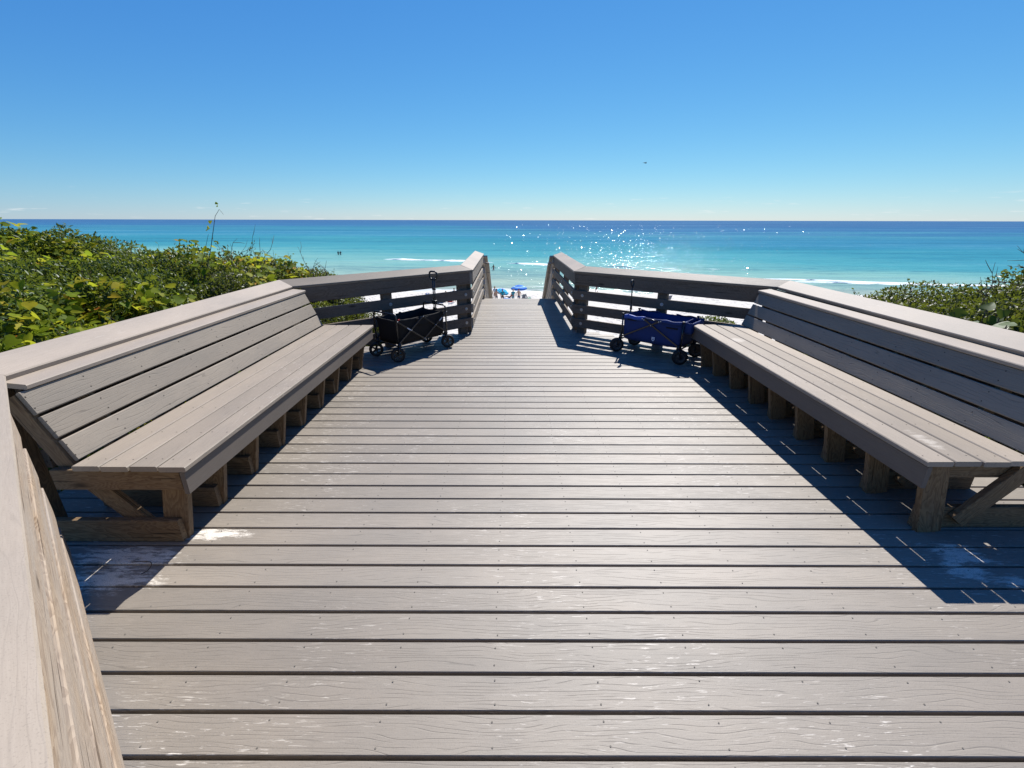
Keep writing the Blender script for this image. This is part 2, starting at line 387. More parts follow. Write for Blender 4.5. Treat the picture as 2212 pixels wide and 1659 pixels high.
b = NB('sea_foam'); t_ = b.n('ShaderNodeTexCoord')
n_ = b.noise(t_.outputs['Object'], 1.5, 5, 0.7)
M['foam'] = b.done(b.bsdf(b.mix(b.rng(n_, 0.3, 0.7), (0.62, 0.70, 0.70), (0.86, 0.88, 0.88)), 0.9, 0.1, b.bump(n_, 0.8, 0.2)))
def foam_line(pts, wid, hgt, lump=0.22, seed=0):
    """a broken ridge of white water along pts, ragged on both edges"""
    r = np.random.default_rng(seed); v = []; f = []; prevok = False
    P = []
    for (a, b_) in zip(pts[:-1], pts[1:]):
        n = max(2, int(math.dist(a, b_) / 0.7))
        for k in range(n): P.append((a[0] + (b_[0] - a[0]) * k / n, a[1] + (b_[1] - a[1]) * k / n))
    N = len(P); e1 = r.normal(0, 1, N); e2 = r.normal(0, 1, N); e3 = r.normal(0, 1, N)
    ker = np.array([.25, .5, .25]); e1, e2, e3 = (np.convolve(q, ker, 'same') for q in (e1, e2, e3))
    lo = np.convolve(r.normal(0, 1, N), np.ones(15) / 15, 'same') * 3.0
    for i, (x, y) in enumerate(P):
        end = min(1.0, min(i, N - 1 - i) / 8.0)
        s_ = max(0.05, end * (1 + lump * lo[i])); w_ = wid * s_
        v += [(x, y - w_ * (0.5 + 0.35 * e1[i]), SEA + 0.012), (x, y - 0.15 * w_, SEA + hgt * s_ * (0.8 + 0.25 * e3[i])),
              (x, y + 0.2 * w_, SEA + hgt * 0.8 * s_), (x, y + w_ * (0.5 + 0.3 * e2[i]), SEA + 0.012)]
        if i:
            k = 4 * i
            for q in range(3): f.append((k - 4 + q, k + q, k + q + 1, k - 3 + q))
    return v, f
def foam(label, lines):
    mb = MB()
    for i, (pts, wd, hg) in enumerate(lines):
        mb.add(*foam_line(pts, wd, hg, seed=i + len(label)))
    o = mb.build('wave_foam', 'foam', None, True); tag(o, label, 'foam', kind='stuff'); return o

# ------------------------------------------------------------------ the deck
PITCHB = 0.1473; Y0 = 0.949 - 14 * PITCHB
BW, BT = PITCHB - 0.0145, 0.038
deck = tag(empty('deck'), kind='structure')
BL, CL, DLp = (-2.60, 5.30), (-0.60, 6.90), (-0.63, 10.2)
BR, CR, DRp = (3.18, 5.35), (0.95, 6.95), (0.91, 10.25)
screws = MB(); nboard = 0
y = Y0 + PITCHB / 2
while y < 10.25:
    def edge(B_, C_, sgn, wide):
        if y < B_[1]: return wide
        if y < C_[1]:
            t = (y - B_[1] - 0.22) / (C_[1] - B_[1]); t = max(0, t)
            return B_[0] + (C_[0] - B_[0]) * t + sgn * 0.10
        return C_[0] + sgn * 0.10
    x0 = min(edge(BL, CL, -1, -3.02), CL[0] - 0.10); x1 = max(edge(BR, CR, 1, 3.52), CR[0] + 0.10)
    x0, x1 = round(x0, 1) , round(x1, 1)
    board('board', (x0, y + random.uniform(-.0012, .0012), -BT / 2 + random.uniform(-.0012, .0012)), (x1, y, -BT / 2), BW, BT, 'deck', deck, ch=0.0022)
    for jx in np.arange(-2.9, 3.5, 0.405):
        if x0 + .05 < jx < x1 - .05 and y < 4.5:
            for dy in (-0.042, 0.042):
                cx, cy = jx + random.uniform(-.006, .006), y + dy + random.uniform(-.005, .005)
                ring = [(cx + .0034 * math.cos(a), cy + .0034 * math.sin(a), 0.0016) for a in np.linspace(0, 2 * math.pi, 7)[:-1]]
                screws.add(ring, [(0, 1, 2, 3, 4, 5)])
    y += PITCHB
tag(screws.build('screw_heads', 'screw', deck), kind='stuff')
for jx in np.arange(-2.9, 3.5, 0.405):
    y1 = 6.9 if -0.6 < jx < 0.95 else (5.3 + max(0, 1.6 - 0.8 * max(-0.6 - jx, jx - 0.95)) if (jx < -0.6 or jx > 0.95) else 6.9)
    if -0.75 < jx < 1.05: y1 = 10.15
    o = board('joist', (jx, Y0 + .02, -BT - 0.10), (jx, min(y1, 10.15), -BT - 0.10), 0.038, 0.19, 'joist', deck)
gap_mb = MB(); gap_mb.add([(-3.0, Y0, -.31), (3.5, Y0, -.31), (3.5, 5.2, -.31), (1.0, 6.9, -.31), (1.0, 10.1, -.31), (-.7, 10.1, -.31), (-.7, 6.9, -.31), (-3.0, 5.2, -.31)], [(0, 1, 2, 3, 4, 5, 6, 7)])  # black sheet added under the joists so the board gaps read dark
M['gapshade'] = plain('gap_shade_black', (0.012, 0.012, 0.011), 0.95, 0.05)
gap_mb.build('gap_shade_sheet', 'gapshade', deck)
for (x, y) in ((-2.8, 0.6), (-2.8, 4.8), (3.3, 0.6), (3.3, 4.8), (-0.6, 7.6), (0.9, 7.6), (-0.6, 10.0), (0.9, 10.0), (0.2, 2.5)):
    gz = float(ground_z(np.array(x), np.array(y)))
    board('support_post', (x, y, gz - 0.6), (x, y, -0.225), 0.14, 0.14, 'joist', deck, up=(0, 1, 0))

# ------------------------------------------------------------------ railings
def offs(p, q, d):
    """unit left normal of p->q times d"""
    v = Vector((q[0] - p[0], q[1] - p[1])).normalized(); return Vector((-v.y, v.x)) * d
def run_cap(parent, pts, side, mats, wid=0.20, rise=0.068, T=0.036):
    """sloped cap boards along the inner-edge polyline pts; side=+1 when the outside is to the left of travel"""
    n = len(pts)
    for i in range(n - 1):
        a, b_ = Vector(pts[i]), Vector(pts[i + 1])
        d2 = Vector((b_.x - a.x, b_.y - a.y)).normalized(); nrm = Vector((-d2.y, d2.x)) * side
        def sh(j, sgn):
            if j < 1 or j > n - 2: return 0.0
            d0 = Vector((pts[j][0] - pts[j - 1][0], pts[j][1] - pts[j - 1][1])).normalized()
            d1 = Vector((pts[j + 1][0] - pts[j][0], pts[j + 1][1] - pts[j][1])).normalized()
            ang = math.atan2(d0.x * d1.y - d0.y * d1.x, d0.dot(d1))
            return math.tan(ang / 2)
        sw = math.hypot(wid, rise)
        off = Vector((nrm.x * wid, nrm.y * wid, rise))
        s0, s1 = sh(i, -1), sh(i + 1, 1)
        # local Y must point to +left of travel (up x dir); the shear follows left-normal coordinate
        up = Vector((-nrm.x * rise, -nrm.y * rise, wid)).normalized()
        mid0 = a + off * 0.5; mid1 = b_ + off * 0.5
        x = (mid1 - mid0).normalized()
        half = sw / 2 * side       # signed left coordinate of the outer edge
        # left coordinate y runs from inner (-half) to outer (+half); end at inner edge must be the given point
        e0 = s0; e1 = -s1
        mid0 = mid0 + x * (half * e0); mid1 = mid1 + x * (half * e1)
        g = 0.0015
        board('cap_board', mid0 + x * g - up * T / 2, mid1 - x * g - up * T / 2, sw, T, mats[i], parent, up=up, ch=0.006, s0=e0, s1=e1)

HB = [(0.085, 0.225), (0.305, 0.445), (0.525, 0.665), (0.745, 0.925)]
bolt_me = None
def bolt(parent, loc, nrm):
    global bolt_me
    if bolt_me is None:
        mb = MB(); mb.lathe([(0.0, 0.010), (0.010, 0.010), (0.014, 0.006), (0.014, 0.003), (0.024, 0.003), (0.024, 0.0)], 10)
        o = mb.build('bolt', 'metal', parent, False); bolt_me = o.data
    else: o = newobj('bolt', bolt_me, parent)
    m = Vector(nrm).to_track_quat('Z', 'Y').to_matrix().to_4x4(); m.translation = loc; o.matrix_basis = m
def rail_boards(parent, a, b_, side, mat, levels=HB, posts=(), ends=(0, 0), dz=(0, 0), pmat='rail', top=0.90, bolts=True):
    """horizontal rails on the inner face from a to b; posts stand behind at the given fractions"""
    nrm = offs(a, b_, side); n3 = Vector((nrm.x, nrm.y, 0)).normalized()
    d = Vector((b_[0] - a[0], b_[1] - a[1], 0)); Ld = d.length; d.normalize()
    mid = Vector((a[0], a[1], 0)) + n3 * 0.034
    for k, (z0, z1) in enumerate(levels):
        e0 = ends[0] + random.uniform(-.012, .012); e1 = ends[1] + random.uniform(-.012, .012)
        p = mid - d * e0 + Vector((0, 0, (z0 + z1) / 2 + dz[0])); q = mid + d * (Ld + e1) + Vector((0, 0, (z0 + z1) / 2 + dz[1]))
        board('rail_board', p, q, z1 - z0, 0.036, mat, parent, up=-n3, ch=0.004, jitter=0.0015)
    for t in posts:
        c = Vector((a[0], a[1], 0)) + d * Ld * t + n3 * (0.036 + 0.018 + 0.048 + 0.004)
        zt = top + dz[0] * (1 - t) + dz[1] * t
        board('post', (c.x, c.y, -0.02 if t == t else 0), (c.x, c.y, zt), 0.135, 0.092, pmat, parent, up=n3, ch=0.005)
        for (z0, z1) in (levels[:-1] if bolts else ()):
            bp = Vector((a[0], a[1], 0)) + d * Ld * t + n3 * 0.015
            bolt(parent, (bp.x + d.x * .02, bp.y + d.y * .02, (z0 + z1) / 2 + dz[0] * (1 - t) + dz[1] * t), -n3)

# left railing
AL = (-2.575, 2.11); NL = (-0.322, 0.10)
rl = empty('railing', (BL[0], BL[1], 0)); tag(rl, 'weathered deck railing with sloped cap beside the black wagon and its bench', 'railing', 'deck railings')
def child_world(o_root, fn):
    before = set(bpy.data.objects); fn()
    inv = Matrix.Translation(o_root.location).inverted()
    for o in set(bpy.data.objects) - before:
        if o.parent == o_root: o.matrix_basis = inv @ o.matrix_basis
def build_left():
    zb = 0.955
    run_cap(rl, [(*NL, zb), (*AL, zb), (BL[0] - .01, BL[1], zb), (CL[0], CL[1], 0.985), (*DLp, 0.995)], 1, ['cap', 'cap', 'capgrain_shade', 'cap'])
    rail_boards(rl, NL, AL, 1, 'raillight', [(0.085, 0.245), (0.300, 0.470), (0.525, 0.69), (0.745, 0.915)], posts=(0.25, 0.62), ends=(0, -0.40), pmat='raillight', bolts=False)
    rail_boards(rl, BL, CL, 1, 'rail', posts=(0.46, 0.94), ends=(-0.10, 0.0), dz=(0, 0.03))
    rail_boards(rl, CL, DLp, 1, 'railgrey', posts=(0.05, 0.5, 0.96), ends=(0.015, 0.0), dz=(0.03, 0.04), pmat='rail')
    for (z0, z1) in ((.36, .475), (.485, .625), (.635, .775), (.785, .915)):  # boards added behind the bench back so its gaps read dark
        board('rail_board', (-2.655, 2.2, (z0 + z1) / 2), (-2.655, 5.40, (z0 + z1) / 2), z1 - z0, .036, 'rail', rl, up=(1, 0, 0))
    for yy in (2.16, 3.25, 4.3, 5.2):
        board('post', (-2.72, yy, -0.02), (-2.72, yy, 0.915), 0.092, 0.092, 'frame', rl, up=(1, 0, 0))
child_world(rl, build_left)

AR = (3.10, 2.02)
rr = empty('railing', (BR[0], BR[1], 0)); tag(rr, 'weathered deck railing with sloped cap beside the blue wagon and its bench', 'railing', 'deck railings')
def build_right():
    zb = 0.955
    run_cap(rr, [(*DRp, 0.965), (CR[0], CR[1], 0.965), (BR[0], BR[1], zb), (*AR, zb)], 1, ['cap', 'capgrain_shade', 'cap'])
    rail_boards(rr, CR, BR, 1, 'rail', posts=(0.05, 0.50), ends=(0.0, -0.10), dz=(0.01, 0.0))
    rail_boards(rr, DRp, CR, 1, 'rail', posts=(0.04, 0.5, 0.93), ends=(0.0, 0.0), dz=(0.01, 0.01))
    for (z0, z1) in ((.36, .475), (.485, .625), (.635, .775), (.785, .915)):  # added behind this bench back too, to darken the gaps between slats
        board('rail_board', (3.205, 2.1, (z0 + z1) / 2), (3.205, 5.46, (z0 + z1) / 2), z1 - z0, .036, 'rail', rr, up=(1, 0, 0))
    for yy in (2.10, 3.2, 4.3, 5.2):
        board('post', (3.27, yy, -0.02), (3.27, yy, 0.915), 0.092, 0.092, 'frame', rr, up=(1, 0, 0))
child_world(rr, build_right)

# stairs going down to the sand: treads, and handrail boards on both sides
st = empty('beach_stairs', (0.15, 10.3, 0)); tag(st, 'wooden stairs with grey handrails dropping from the walkway to the sand', 'stairs')
def build_stairs():
    sl = 0.65; top = (10.30, -0.02); nst = 40
    for k in range(1, 44):
        yy, zz = 10.30 + 0.275 * k - 0.10, -0.179 * k
        board('tread', (-0.58, yy, zz - .014), (0.86, yy, zz - .014), 0.26, 0.028, 'railgrey', st)
    for sx in (-0.64, 0.92):
        s = -1 if sx < 0 else 1
        for k, z0 in enumerate((0.86, 0.62, 0.38, 0.14)):
            board('stair_rail', (sx + 0.0 * s, 10.22, z0), (sx, 10.22 + 12.0, z0 - 12.0 * sl), 0.12, 0.034, 'stairgrey', st, up=(1, 0, 0))
        board('stair_cap', (sx - 0.015 * s, 10.20, 0.945), (sx - 0.015 * s, 22.2, 0.945 - 12.0 * sl), 0.14, 0.034, 'stairgrey', st, up=(0, sl, 1))
        board('stringer', (sx - 0.055 * s, 10.3, -0.2), (sx - 0.055 * s, 22.2, -0.2 - 12.0 * sl), 0.27, 0.036, 'railgrey', st, up=(1, 0, 0))
        for k in range(8):
            yy = 10.40 + 1.65 * k
            zt = 0.92 - (yy - 10.2) * sl
            board('post', (sx + 0.065 * s, yy, zt - 1.75), (sx + 0.065 * s, yy, zt), 0.092, 0.092, 'railgrey', st, up=(0, 1, 0))
        mb = MB()
        xx = sx - 0.105 * s
        mb.tube([(sx - .03 * s, 10.12, 0.80), (xx, 10.10, 0.80), (xx, 10.2, 0.80), (xx, 22.0, 0.80 - 11.8 * sl)], 0.019, 8)
        for k in range(7):
            yy = 10.5 + k * 1.8; zz = 0.80 - (yy - 10.2) * sl
            mb.tube([(xx, yy, zz), (xx, yy, zz - .05), (sx - .02 * s, yy, zz - .06)], 0.008, 6)
        mb.build('grab_rail', 'stairgrey', st, True)
child_world(st, build_stairs)

# ------------------------------------------------------------------ benches
def bench(label, xf, sgn, yn, yf, legs, xb0, xb1):
    """front edge x = xf; the bench recedes towards sgn; seat top at 0.50"""
    root = empty('bench', (xf + sgn * 0.35, (yn + yf) / 2, 0)); tag(root, label, 'bench', 'deck benches')
    def parts():
        zs, T = 0.50, 0.030; p = 0.1510; wdt = 0.1415
        for k in range(4):
            xc = xf + sgn * (wdt / 2 + k * p)
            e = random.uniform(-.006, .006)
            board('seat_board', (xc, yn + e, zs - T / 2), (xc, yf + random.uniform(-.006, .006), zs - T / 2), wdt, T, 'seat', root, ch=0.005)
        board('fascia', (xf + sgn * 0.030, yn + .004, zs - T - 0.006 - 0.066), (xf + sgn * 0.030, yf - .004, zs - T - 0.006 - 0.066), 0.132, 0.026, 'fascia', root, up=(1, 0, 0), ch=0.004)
        # reclined back: three boards and the ledge board under the cap
        b0 = Vector((xb0, 0, 0.495)); b1 = Vector((xb1, 0, 0.885)); dv = (b1 - b0); Lb = dv.length; dv.normalize()
        nv = Vector((-sgn * dv.z, 0, sgn * dv.x)); nv = nv if nv.z > 0 else -nv
        if nv.x * sgn > 0: nv = Vector((-nv.x, 0, nv.z))
        wb = (Lb - 2 * 0.015) / 3
        for k in range(3):
            c = b0 + dv * (wb / 2 + k * (wb + 0.015)) - nv * 0.013
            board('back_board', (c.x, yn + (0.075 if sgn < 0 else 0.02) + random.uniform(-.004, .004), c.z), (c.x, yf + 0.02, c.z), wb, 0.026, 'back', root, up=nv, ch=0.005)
        sc_ = MB()
        for yy in legs:
            for k in range(4):
                for dx in (-.045, .045):
                    cx, cy = xf + sgn * (wdt / 2 + k * p) + dx, yy + random.uniform(-.008, .008)
                    sc_.add([(cx + .0038 * math.cos(a), cy + .0038 * math.sin(a), zs + .0008) for a in np.linspace(0, 2 * math.pi, 7)[:-1]], [(0, 1, 2, 3, 4, 5)])
            for k in range(3):
                for q in (-.25, .25):
                    c = b0 + dv * (wb * (.5 + q) + k * (wb + 0.015)) + nv * .0008; ex, ez = Vector((0, 1, 0)), dv
                    sc_.add([Vector((c.x, yy, c.z)) + ex * .0042 * math.cos(a) + ez * .0042 * math.sin(a) for a in np.linspace(0, 2 * math.pi, 7)[:-1]], [(0, 1, 2, 3, 4, 5)] if sgn < 0 else [(5, 4, 3, 2, 1, 0)])
        sc_.v = [tuple(Vector(q)) for q in sc_.v]; tag(sc_.build('screw_heads', 'screwdark', root), kind='stuff')
        lw = 0.150; tilt = Vector((-sgn * 0.10, 0, 1)).normalized()
        lc = Vector((xb1 + sgn * (lw / 2 - 0.012), 0, 0.885 + 0.021))
        board('ledge_board', (lc.x, yn + (0.105 if sgn < 0 else 0.005), lc.z), (lc.x, yf + 0.035, lc.z), lw, 0.028, 'cap', root, up=tilt, ch=0.005)
        for i, yy in enumerate(legs):
            ov = 0.045; z1 = zs - T - .004
            # leg: flat plank, toe set back under the seat
            p0 = Vector((xf + sgn * 0.215, yy, 0.0)); p1 = Vector((xf + sgn * 0.118, yy, z1))
            board('leg', p0, p1, 0.138, 0.038, 'frame', root, up=(0, 1, 0), ch=0.003)
            yo = -0.040 if sgn < 0 else 0.040
            board('seat_beam', (xf + sgn * 0.062, yy + yo, z1 - .062), (xb0 + sgn * 0.12, yy + yo, z1 - .062), 0.120, 0.036, 'frame', root, up=(0, 1, 0), ch=0.003)
            board('foot_beam', (xf + sgn * 0.150, yy + yo, 0.076), (xb0 + sgn * 0.25, yy + yo, 0.076), 0.138, 0.036, 'frame', root, up=(0, 1, 0), ch=0.003)
            board('brace', (xf + sgn * 0.36, yy, 0.07), (xb0 + sgn * 0.02, yy, z1 - .05), 0.10, 0.036, 'frame', root, up=(0, 1, 0), ch=0.003)
            q0 = b0 - nv * 0.072 - dv * 0.14; q1 = b1 - nv * 0.072 - dv * 0.005
            board('back_support', (q0.x, yy, q0.z), (q1.x, yy, q1.z), 0.085, 0.036, 'frame', root, up=(0, 1, 0), ch=0.003)
    child_world(root, parts)
    return root
bench('long taupe bench with reclined slat back in full sun by the black wagon', -1.69, -1, 1.98, 5.26, (2.06, 2.38, 2.75, 3.15, 3.53, 3.92, 4.30, 4.70, 5.10), -2.31, -2.475)
bench('long taupe bench whose slat back lies in shade, by the blue wagon', 2.215, 1, 2.05, 5.34, (2.12, 2.51, 2.91, 3.27, 3.67, 4.03, 4.44, 4.86, 5.20), 2.835, 2.985)

# ------------------------------------------------------------------ wagons
M['tube'] = plain('black_steel_tube', (0.018, 0.017, 0.016), 0.22, 0.6, 0.0, var=0.2)
M['blackcloth'] = plain('black_polyester', (0.016, 0.014, 0.012), 0.8, 0.2, 0.0, 0.5, 420.0, 0.25)
M['bluecloth'] = plain('navy_polyester', (0.011, 0.030, 0.125), 0.7, 0.3, 0.0, 0.5, 420.0, 0.2)
M['bluebind'] = plain('blue_binding', (0.025, 0.07, 0.32), 0.5, 0.3)
M['rubber'] = plain('black_rubber', (0.014, 0.014, 0.014), 0.6, 0.35, 0.0, 0.4, 90.0)
M['rim'] = plain('grey_plastic_rim', (0.030, 0.030, 0.032), 0.45, 0.4)
M['rimblack'] = plain('black_plastic_rim', (0.012, 0.012, 0.013), 0.4, 0.45)
M['silver'] = plain('grey_print', (0.55, 0.55, 0.57), 0.5, 0.4)
M['whiteprint'] = plain('white_print', (0.62, 0.66, 0.74), 0.6, 0.3)
M['redprint'] = plain('red_tab', (0.55, 0.05, 0.04), 0.6, 0.3)

def tub(mb, L_, W_, z0, z1, sag, bow, th, seed, inner=False):
    """open fabric box: outer wall, rolled rim and inner wall with floor"""
    r = np.random.default_rng(seed); n = 14; loop = []
    per = [(-1, -1, 1, 0), (1, -1, 0, 1), (1, 1, -1, 0), (-1, 1, 0, -1)]
    pts = []
    for (sx, sy, dx, dy) in per:
        for k in range(n):
            t = k / n; pts.append((sx + 2 * t * dx, sy + 2 * t * dy))
    N = len(pts); wob = np.convolve(np.tile(r.normal(0, 1, N), 3), np.ones(5) / 5, 'same')[N:2 * N]
    wob2 = np.convolve(np.tile(r.normal(0, 1, N), 3), np.ones(4) / 4, 'same')[N:2 * N]
    lv = [(0, 0.0), (0, 0.15), (0, 0.4), (0, 0.7), (0, 0.93), (0, 1.0), (1, 1.0), (1, 0.6), (1, 0.05)]
    v = []
    for (ins, h) in lv:
        for i, (a, b_) in enumerate(pts):
            edge = 1 - max(abs(a), abs(b_)) ** 1 if False else 0
            cx = min(1, max(-1, a)); cy = min(1, max(-1, b_))
            mid = (1 - abs(cx) ** 4) * (1 if abs(cy) > .99 else 0) + (1 - abs(cy) ** 4) * (1 if abs(cx) > .99 else 0)
            x, y = cx * L_ / 2, cy * W_ / 2
            nx, ny = (0, cy) if abs(cy) > .99 and abs(cx) < .999 else ((cx, 0) if abs(cx) > .99 else (cx * .7, cy * .7))
            bulge = bow * mid * math.sin(math.pi * h) + 0.004 * wob[i] * mid * (0.3 + h)
            off = bulge - ins * th
            zt = z1 - sag * mid - 0.006 * wob2[i] * mid
            zz = z0 + (zt - z0) * h - (0.012 * mid if h == 0 else 0)
            # fabric tapers a little towards the floor
            k = 0.955 + 0.045 * h
            v.append((x * k + nx * off, y * k + ny * off, zz))
    f = []
    for q in range(len(lv) - 1):
        for i in range(N):
            j = (i + 1) % N; f.append((q * N + i, q * N + j, (q + 1) * N + j, (q + 1) * N + i))
    f.append(tuple(range(N - 1, -1, -1))); f.append(tuple((len(lv) - 1) * N + i for i in range(N)))
    mb.add(v, f)
    return [v[5 * N + i] for i in range(N)]

def wheel(parent, name, x, y, r, wdt, mat, spokes, steer=0.0):
    root = empty(name, (x, y, r), steer); root.parent = parent
    Mr = Matrix.Rotation(math.pi / 2, 4, 'X')
    mb = MB(); h = wdt / 2
    mb.lathe([(r * .70, -h), (r * .93, -h), (r * .985, -h * .7), (r, -h * .3), (r, h * .3), (r * .985, h * .7), (r * .93, h), (r * .70, h), (r * .70, -h)], 28, Mr)
    mb.build('tyre', 'rubber', root, True)
    mb = MB()
    if spokes:
        mb.lathe([(r * .72, -h * .8), (r * .72, h * .8), (r * .60, h * .7), (r * .60, -h * .7), (r * .72, -h * .8)], 28, Mr)
        for k in range(spokes):
            a = 2 * math.pi * k / spokes
            mb.box((math.cos(a) * r * .42, 0, math.sin(a) * r * .42), (r * .46, h * 1.0, r * .20), Matrix.Rotation(-a, 3, 'Y'))
        mb.lathe([(0.0, -h * 1.15), (r * .24, -h * 1.1), (r * .24, h * 1.1), (0.0, h * 1.15)], 16, Mr)
    else:
        mb.lathe([(0.0, -h * .95), (r * .16, -h * .95), (r * .2, -h * .7), (r * .5, -h * .6), (r * .66, -h * .75), (r * .71, -h * .9), (r * .71, h * .9), (r * .66, h * .75), (r * .5, h * .6), (r * .2, h * .7), (r * .16, h * .95), (0, h * .95)], 28, Mr)
    mb.build('rim', mat, root, not spokes)
    mb = MB(); mb.lathe([(0, -h * 1.3), (r * .07, -h * 1.28), (r * .07, h * 1.28), (0, h * 1.3)], 10, Mr); mb.build('axle_cap', 'metal', root)
    return root

def rounded(p, q, r_, up, n=5):
    """points of an inverted U: down leg - rounded corners - top bar"""
    return None
def hoop(y0, y1, x, zb, zt, r_=0.045, n=5):
    pts = [(x, y0, zb)]
    for k in range(n + 1):
        a = math.pi / 2 * k / n; pts.append((x, y0 + (r_ - r_ * math.cos(a)) * (1 if y1 > y0 else -1), zt - r_ + r_ * math.sin(a)))
    for k in range(n + 1):
        a = math.pi / 2 * k / n; pts.append((x, y1 - (r_ - r_ * math.sin(a)) * (1 if y1 > y0 else -1), zt - r_ + r_ * math.cos(a)))
    pts.append((x, y1, zb)); return pts

def fork(parent, x, y, r, zt, steer, lead):
    mb = MB(); rot = Matrix.Rotation(steer, 3, 'Z')
    for s in (-1, 1):
        p = [rot @ Vector((lead, s * 0.020, zt)), rot @ Vector((lead * .6, s * 0.036, zt - 0.03)), rot @ Vector((0, s * 0.034, r))]
        mb.tube([q + Vector((x, y, 0)) for q in p], [0.011, 0.012, 0.010], 6)
    p = rot @ Vector((lead, 0, 0)); mb.tube([(x + p.x, y + p.y, zt - 0.012), (x + p.x, y + p.y, zt + 0.04)], [0.026, 0.018], 10)
    mb.build('caster_fork', 'rimblack', parent, True)

def black_wagon():
    W = empty('folding_wagon', (-1.355, 5.845, 0), math.atan2(.798, .603)); tag(W, 'black folding beach wagon with upright handle parked against the railing', 'wagon', 'folding wagons')
    hl, hw = 0.425, 0.222
    mb = MB(); tub(mb, 0.80, 0.415, 0.215, 0.535, 0.022, 0.012, 0.010, 3); mb.build('fabric_tub', 'blackcloth', W, True)
    mb = MB()
    for s in (-1, 1): mb.tube([(s * .05 - .34, q * .2, .535) for q in (0,)] + [(s * .05 - .32, 0, .535)], 0.001, 4) if False else None
    for s in (-1, 1): MBx = MB(); MBx.tube(hoop(-hw, hw, s * hl, 0.195, 0.60), 0.0115, 10); MBx.build('end_hoop', 'tube', W, True)
    for sy in (-1, 1):
        y = sy * (hw + 0.006); za, zb = 0.225, 0.515
        for k, (x0, z0, x1, z1) in enumerate(((-hl, zb, 0.0, za - .005), (-hl, za, 0.0, zb), (0.0, zb, hl, za), (0.0, za - .005, hl, zb))):
            yo = y + sy * (0.011 if k in (0, 3) else 0.0)
            mb = MB(); mb.box(((x0 + x1) / 2, yo, (z0 + z1) / 2), (math.hypot(x1 - x0, z1 - z0), 0.010, 0.021), Matrix.Rotation(-math.atan2(z1 - z0, x1 - x0), 3, 'Y'))
            mb.build('brace_bar', 'tube', W, bevel=0.002)
            if k in (0, 3):
                t = 0.40 if k == 0 else 0.72
                lb = MB(); lb.box((x0 + (x1 - x0) * t, yo + sy * 0.0062, z0 + (z1 - z0) * t), (0.062, 0.0015, 0.015), Matrix.Rotation(-math.atan2(z1 - z0, x1 - x0), 3, 'Y'))
                lb.build('label_plate', 'silver', W)
        for (x, z) in ((-hl / 2, .37), (hl / 2, .37), (0, zb), (0, za), (-hl, zb), (-hl, za), (hl, zb), (hl, za)):
            mb = MB(); mb.lathe([(0, 0.004), (0.006, 0.003), (0.008, 0)], 8, Matrix.Translation((x, y + sy * 0.0165, z)) @ Matrix.Rotation(-sy * math.pi / 2, 4, 'X')); mb.build('rivet', 'metal', W)
        # hem pocket flap hanging at the centre
        pk = MB(); pk.add([(-.10, y - sy * .002, .50), (.10, y - sy * .002, .50), (.10, y + sy * .003, .425), (0, y + sy * .006, .412), (-.10, y + sy * .003, .425),
                           (-.10, y - sy * .012, .50), (.10, y - sy * .012, .50), (.10, y - sy * .010, .425), (0, y - sy * .010, .412), (-.10, y - sy * .010, .425)],
                          [(0, 1, 2, 3, 4), (9, 8, 7, 6, 5), (0, 5, 6, 1), (1, 6, 7, 2), (2, 7, 8, 3), (3, 8, 9, 4), (4, 9, 5, 0)])
        pk.build('side_pocket', 'blackcloth', W)
    tb = MB(); tb.box((-0.385, -hw + 0.002, 0.532), (0.022, 0.012, 0.012)); tb.build('brand_tab', 'redprint', W)
    for s in (-1, 1):
        mb = MB(); mb.tube([(s * hl, -hw, 0.20), (s * hl, hw, 0.20)], 0.011, 8); mb.build('axle_bar', 'tube', W, True)
    for sy in (-1, 1):
        mb = MB(); mb.tube([(-hl, sy * (hw - .03), 0.20), (hl, sy * (hw - .03), 0.20)], 0.009, 8); mb.build('bottom_rail', 'tube', W, True)
    r = 0.0925
    for (x, y, stv, ld, sp) in ((-hl - .02, -hw, -0.62, .03, 5), (-hl - .02, hw, -0.55, .03, 5), (hl + .015, -hw, -0.70, -.03, 5), (hl + .015, hw, -1.05, -.03, 5)):
        wheel(W, 'wheel', x, y, r, 0.046, 'rimblack', sp, stv); fork(W, x, y, r, 0.198, stv, ld)
    # telescopic twin-rod handle with D grip
    mb = MB(); hx = hl + 0.012
    for s in (-1, 1): mb.tube([(hx, s * 0.016, 0.40), (hx + .004, s * 0.016, 0.955)], 0.0085, 8)
    mb.build('handle_rod', 'tube', W, True)
    mb = MB(); mb.box((hx, 0, 0.62), (0.040, 0.075, 0.050)); mb.box((hx, 0, 0.50), (0.030, 0.060, 0.09)); mb.box((hx + .003, 0, 0.80), (0.028, 0.056, 0.026)); mb.build('handle_bracket', 'rimblack', W, bevel=0.006)
    mb = MB(); gx = hx + 0.004; lp = []
    for (y, z) in ((-.042, .930), (-.066, .955), (-.074, .995), (-.066, 1.024), (-.04, 1.036), (.04, 1.036), (.066, 1.024), (.074, .995), (.066, .955), (.042, .930)): lp.append((gx, y, z))
    mb.tube(lp, 0.0125, 10, closed=True); mb.build('grip', 'rimblack', W, True)
    return W
black_wagon()

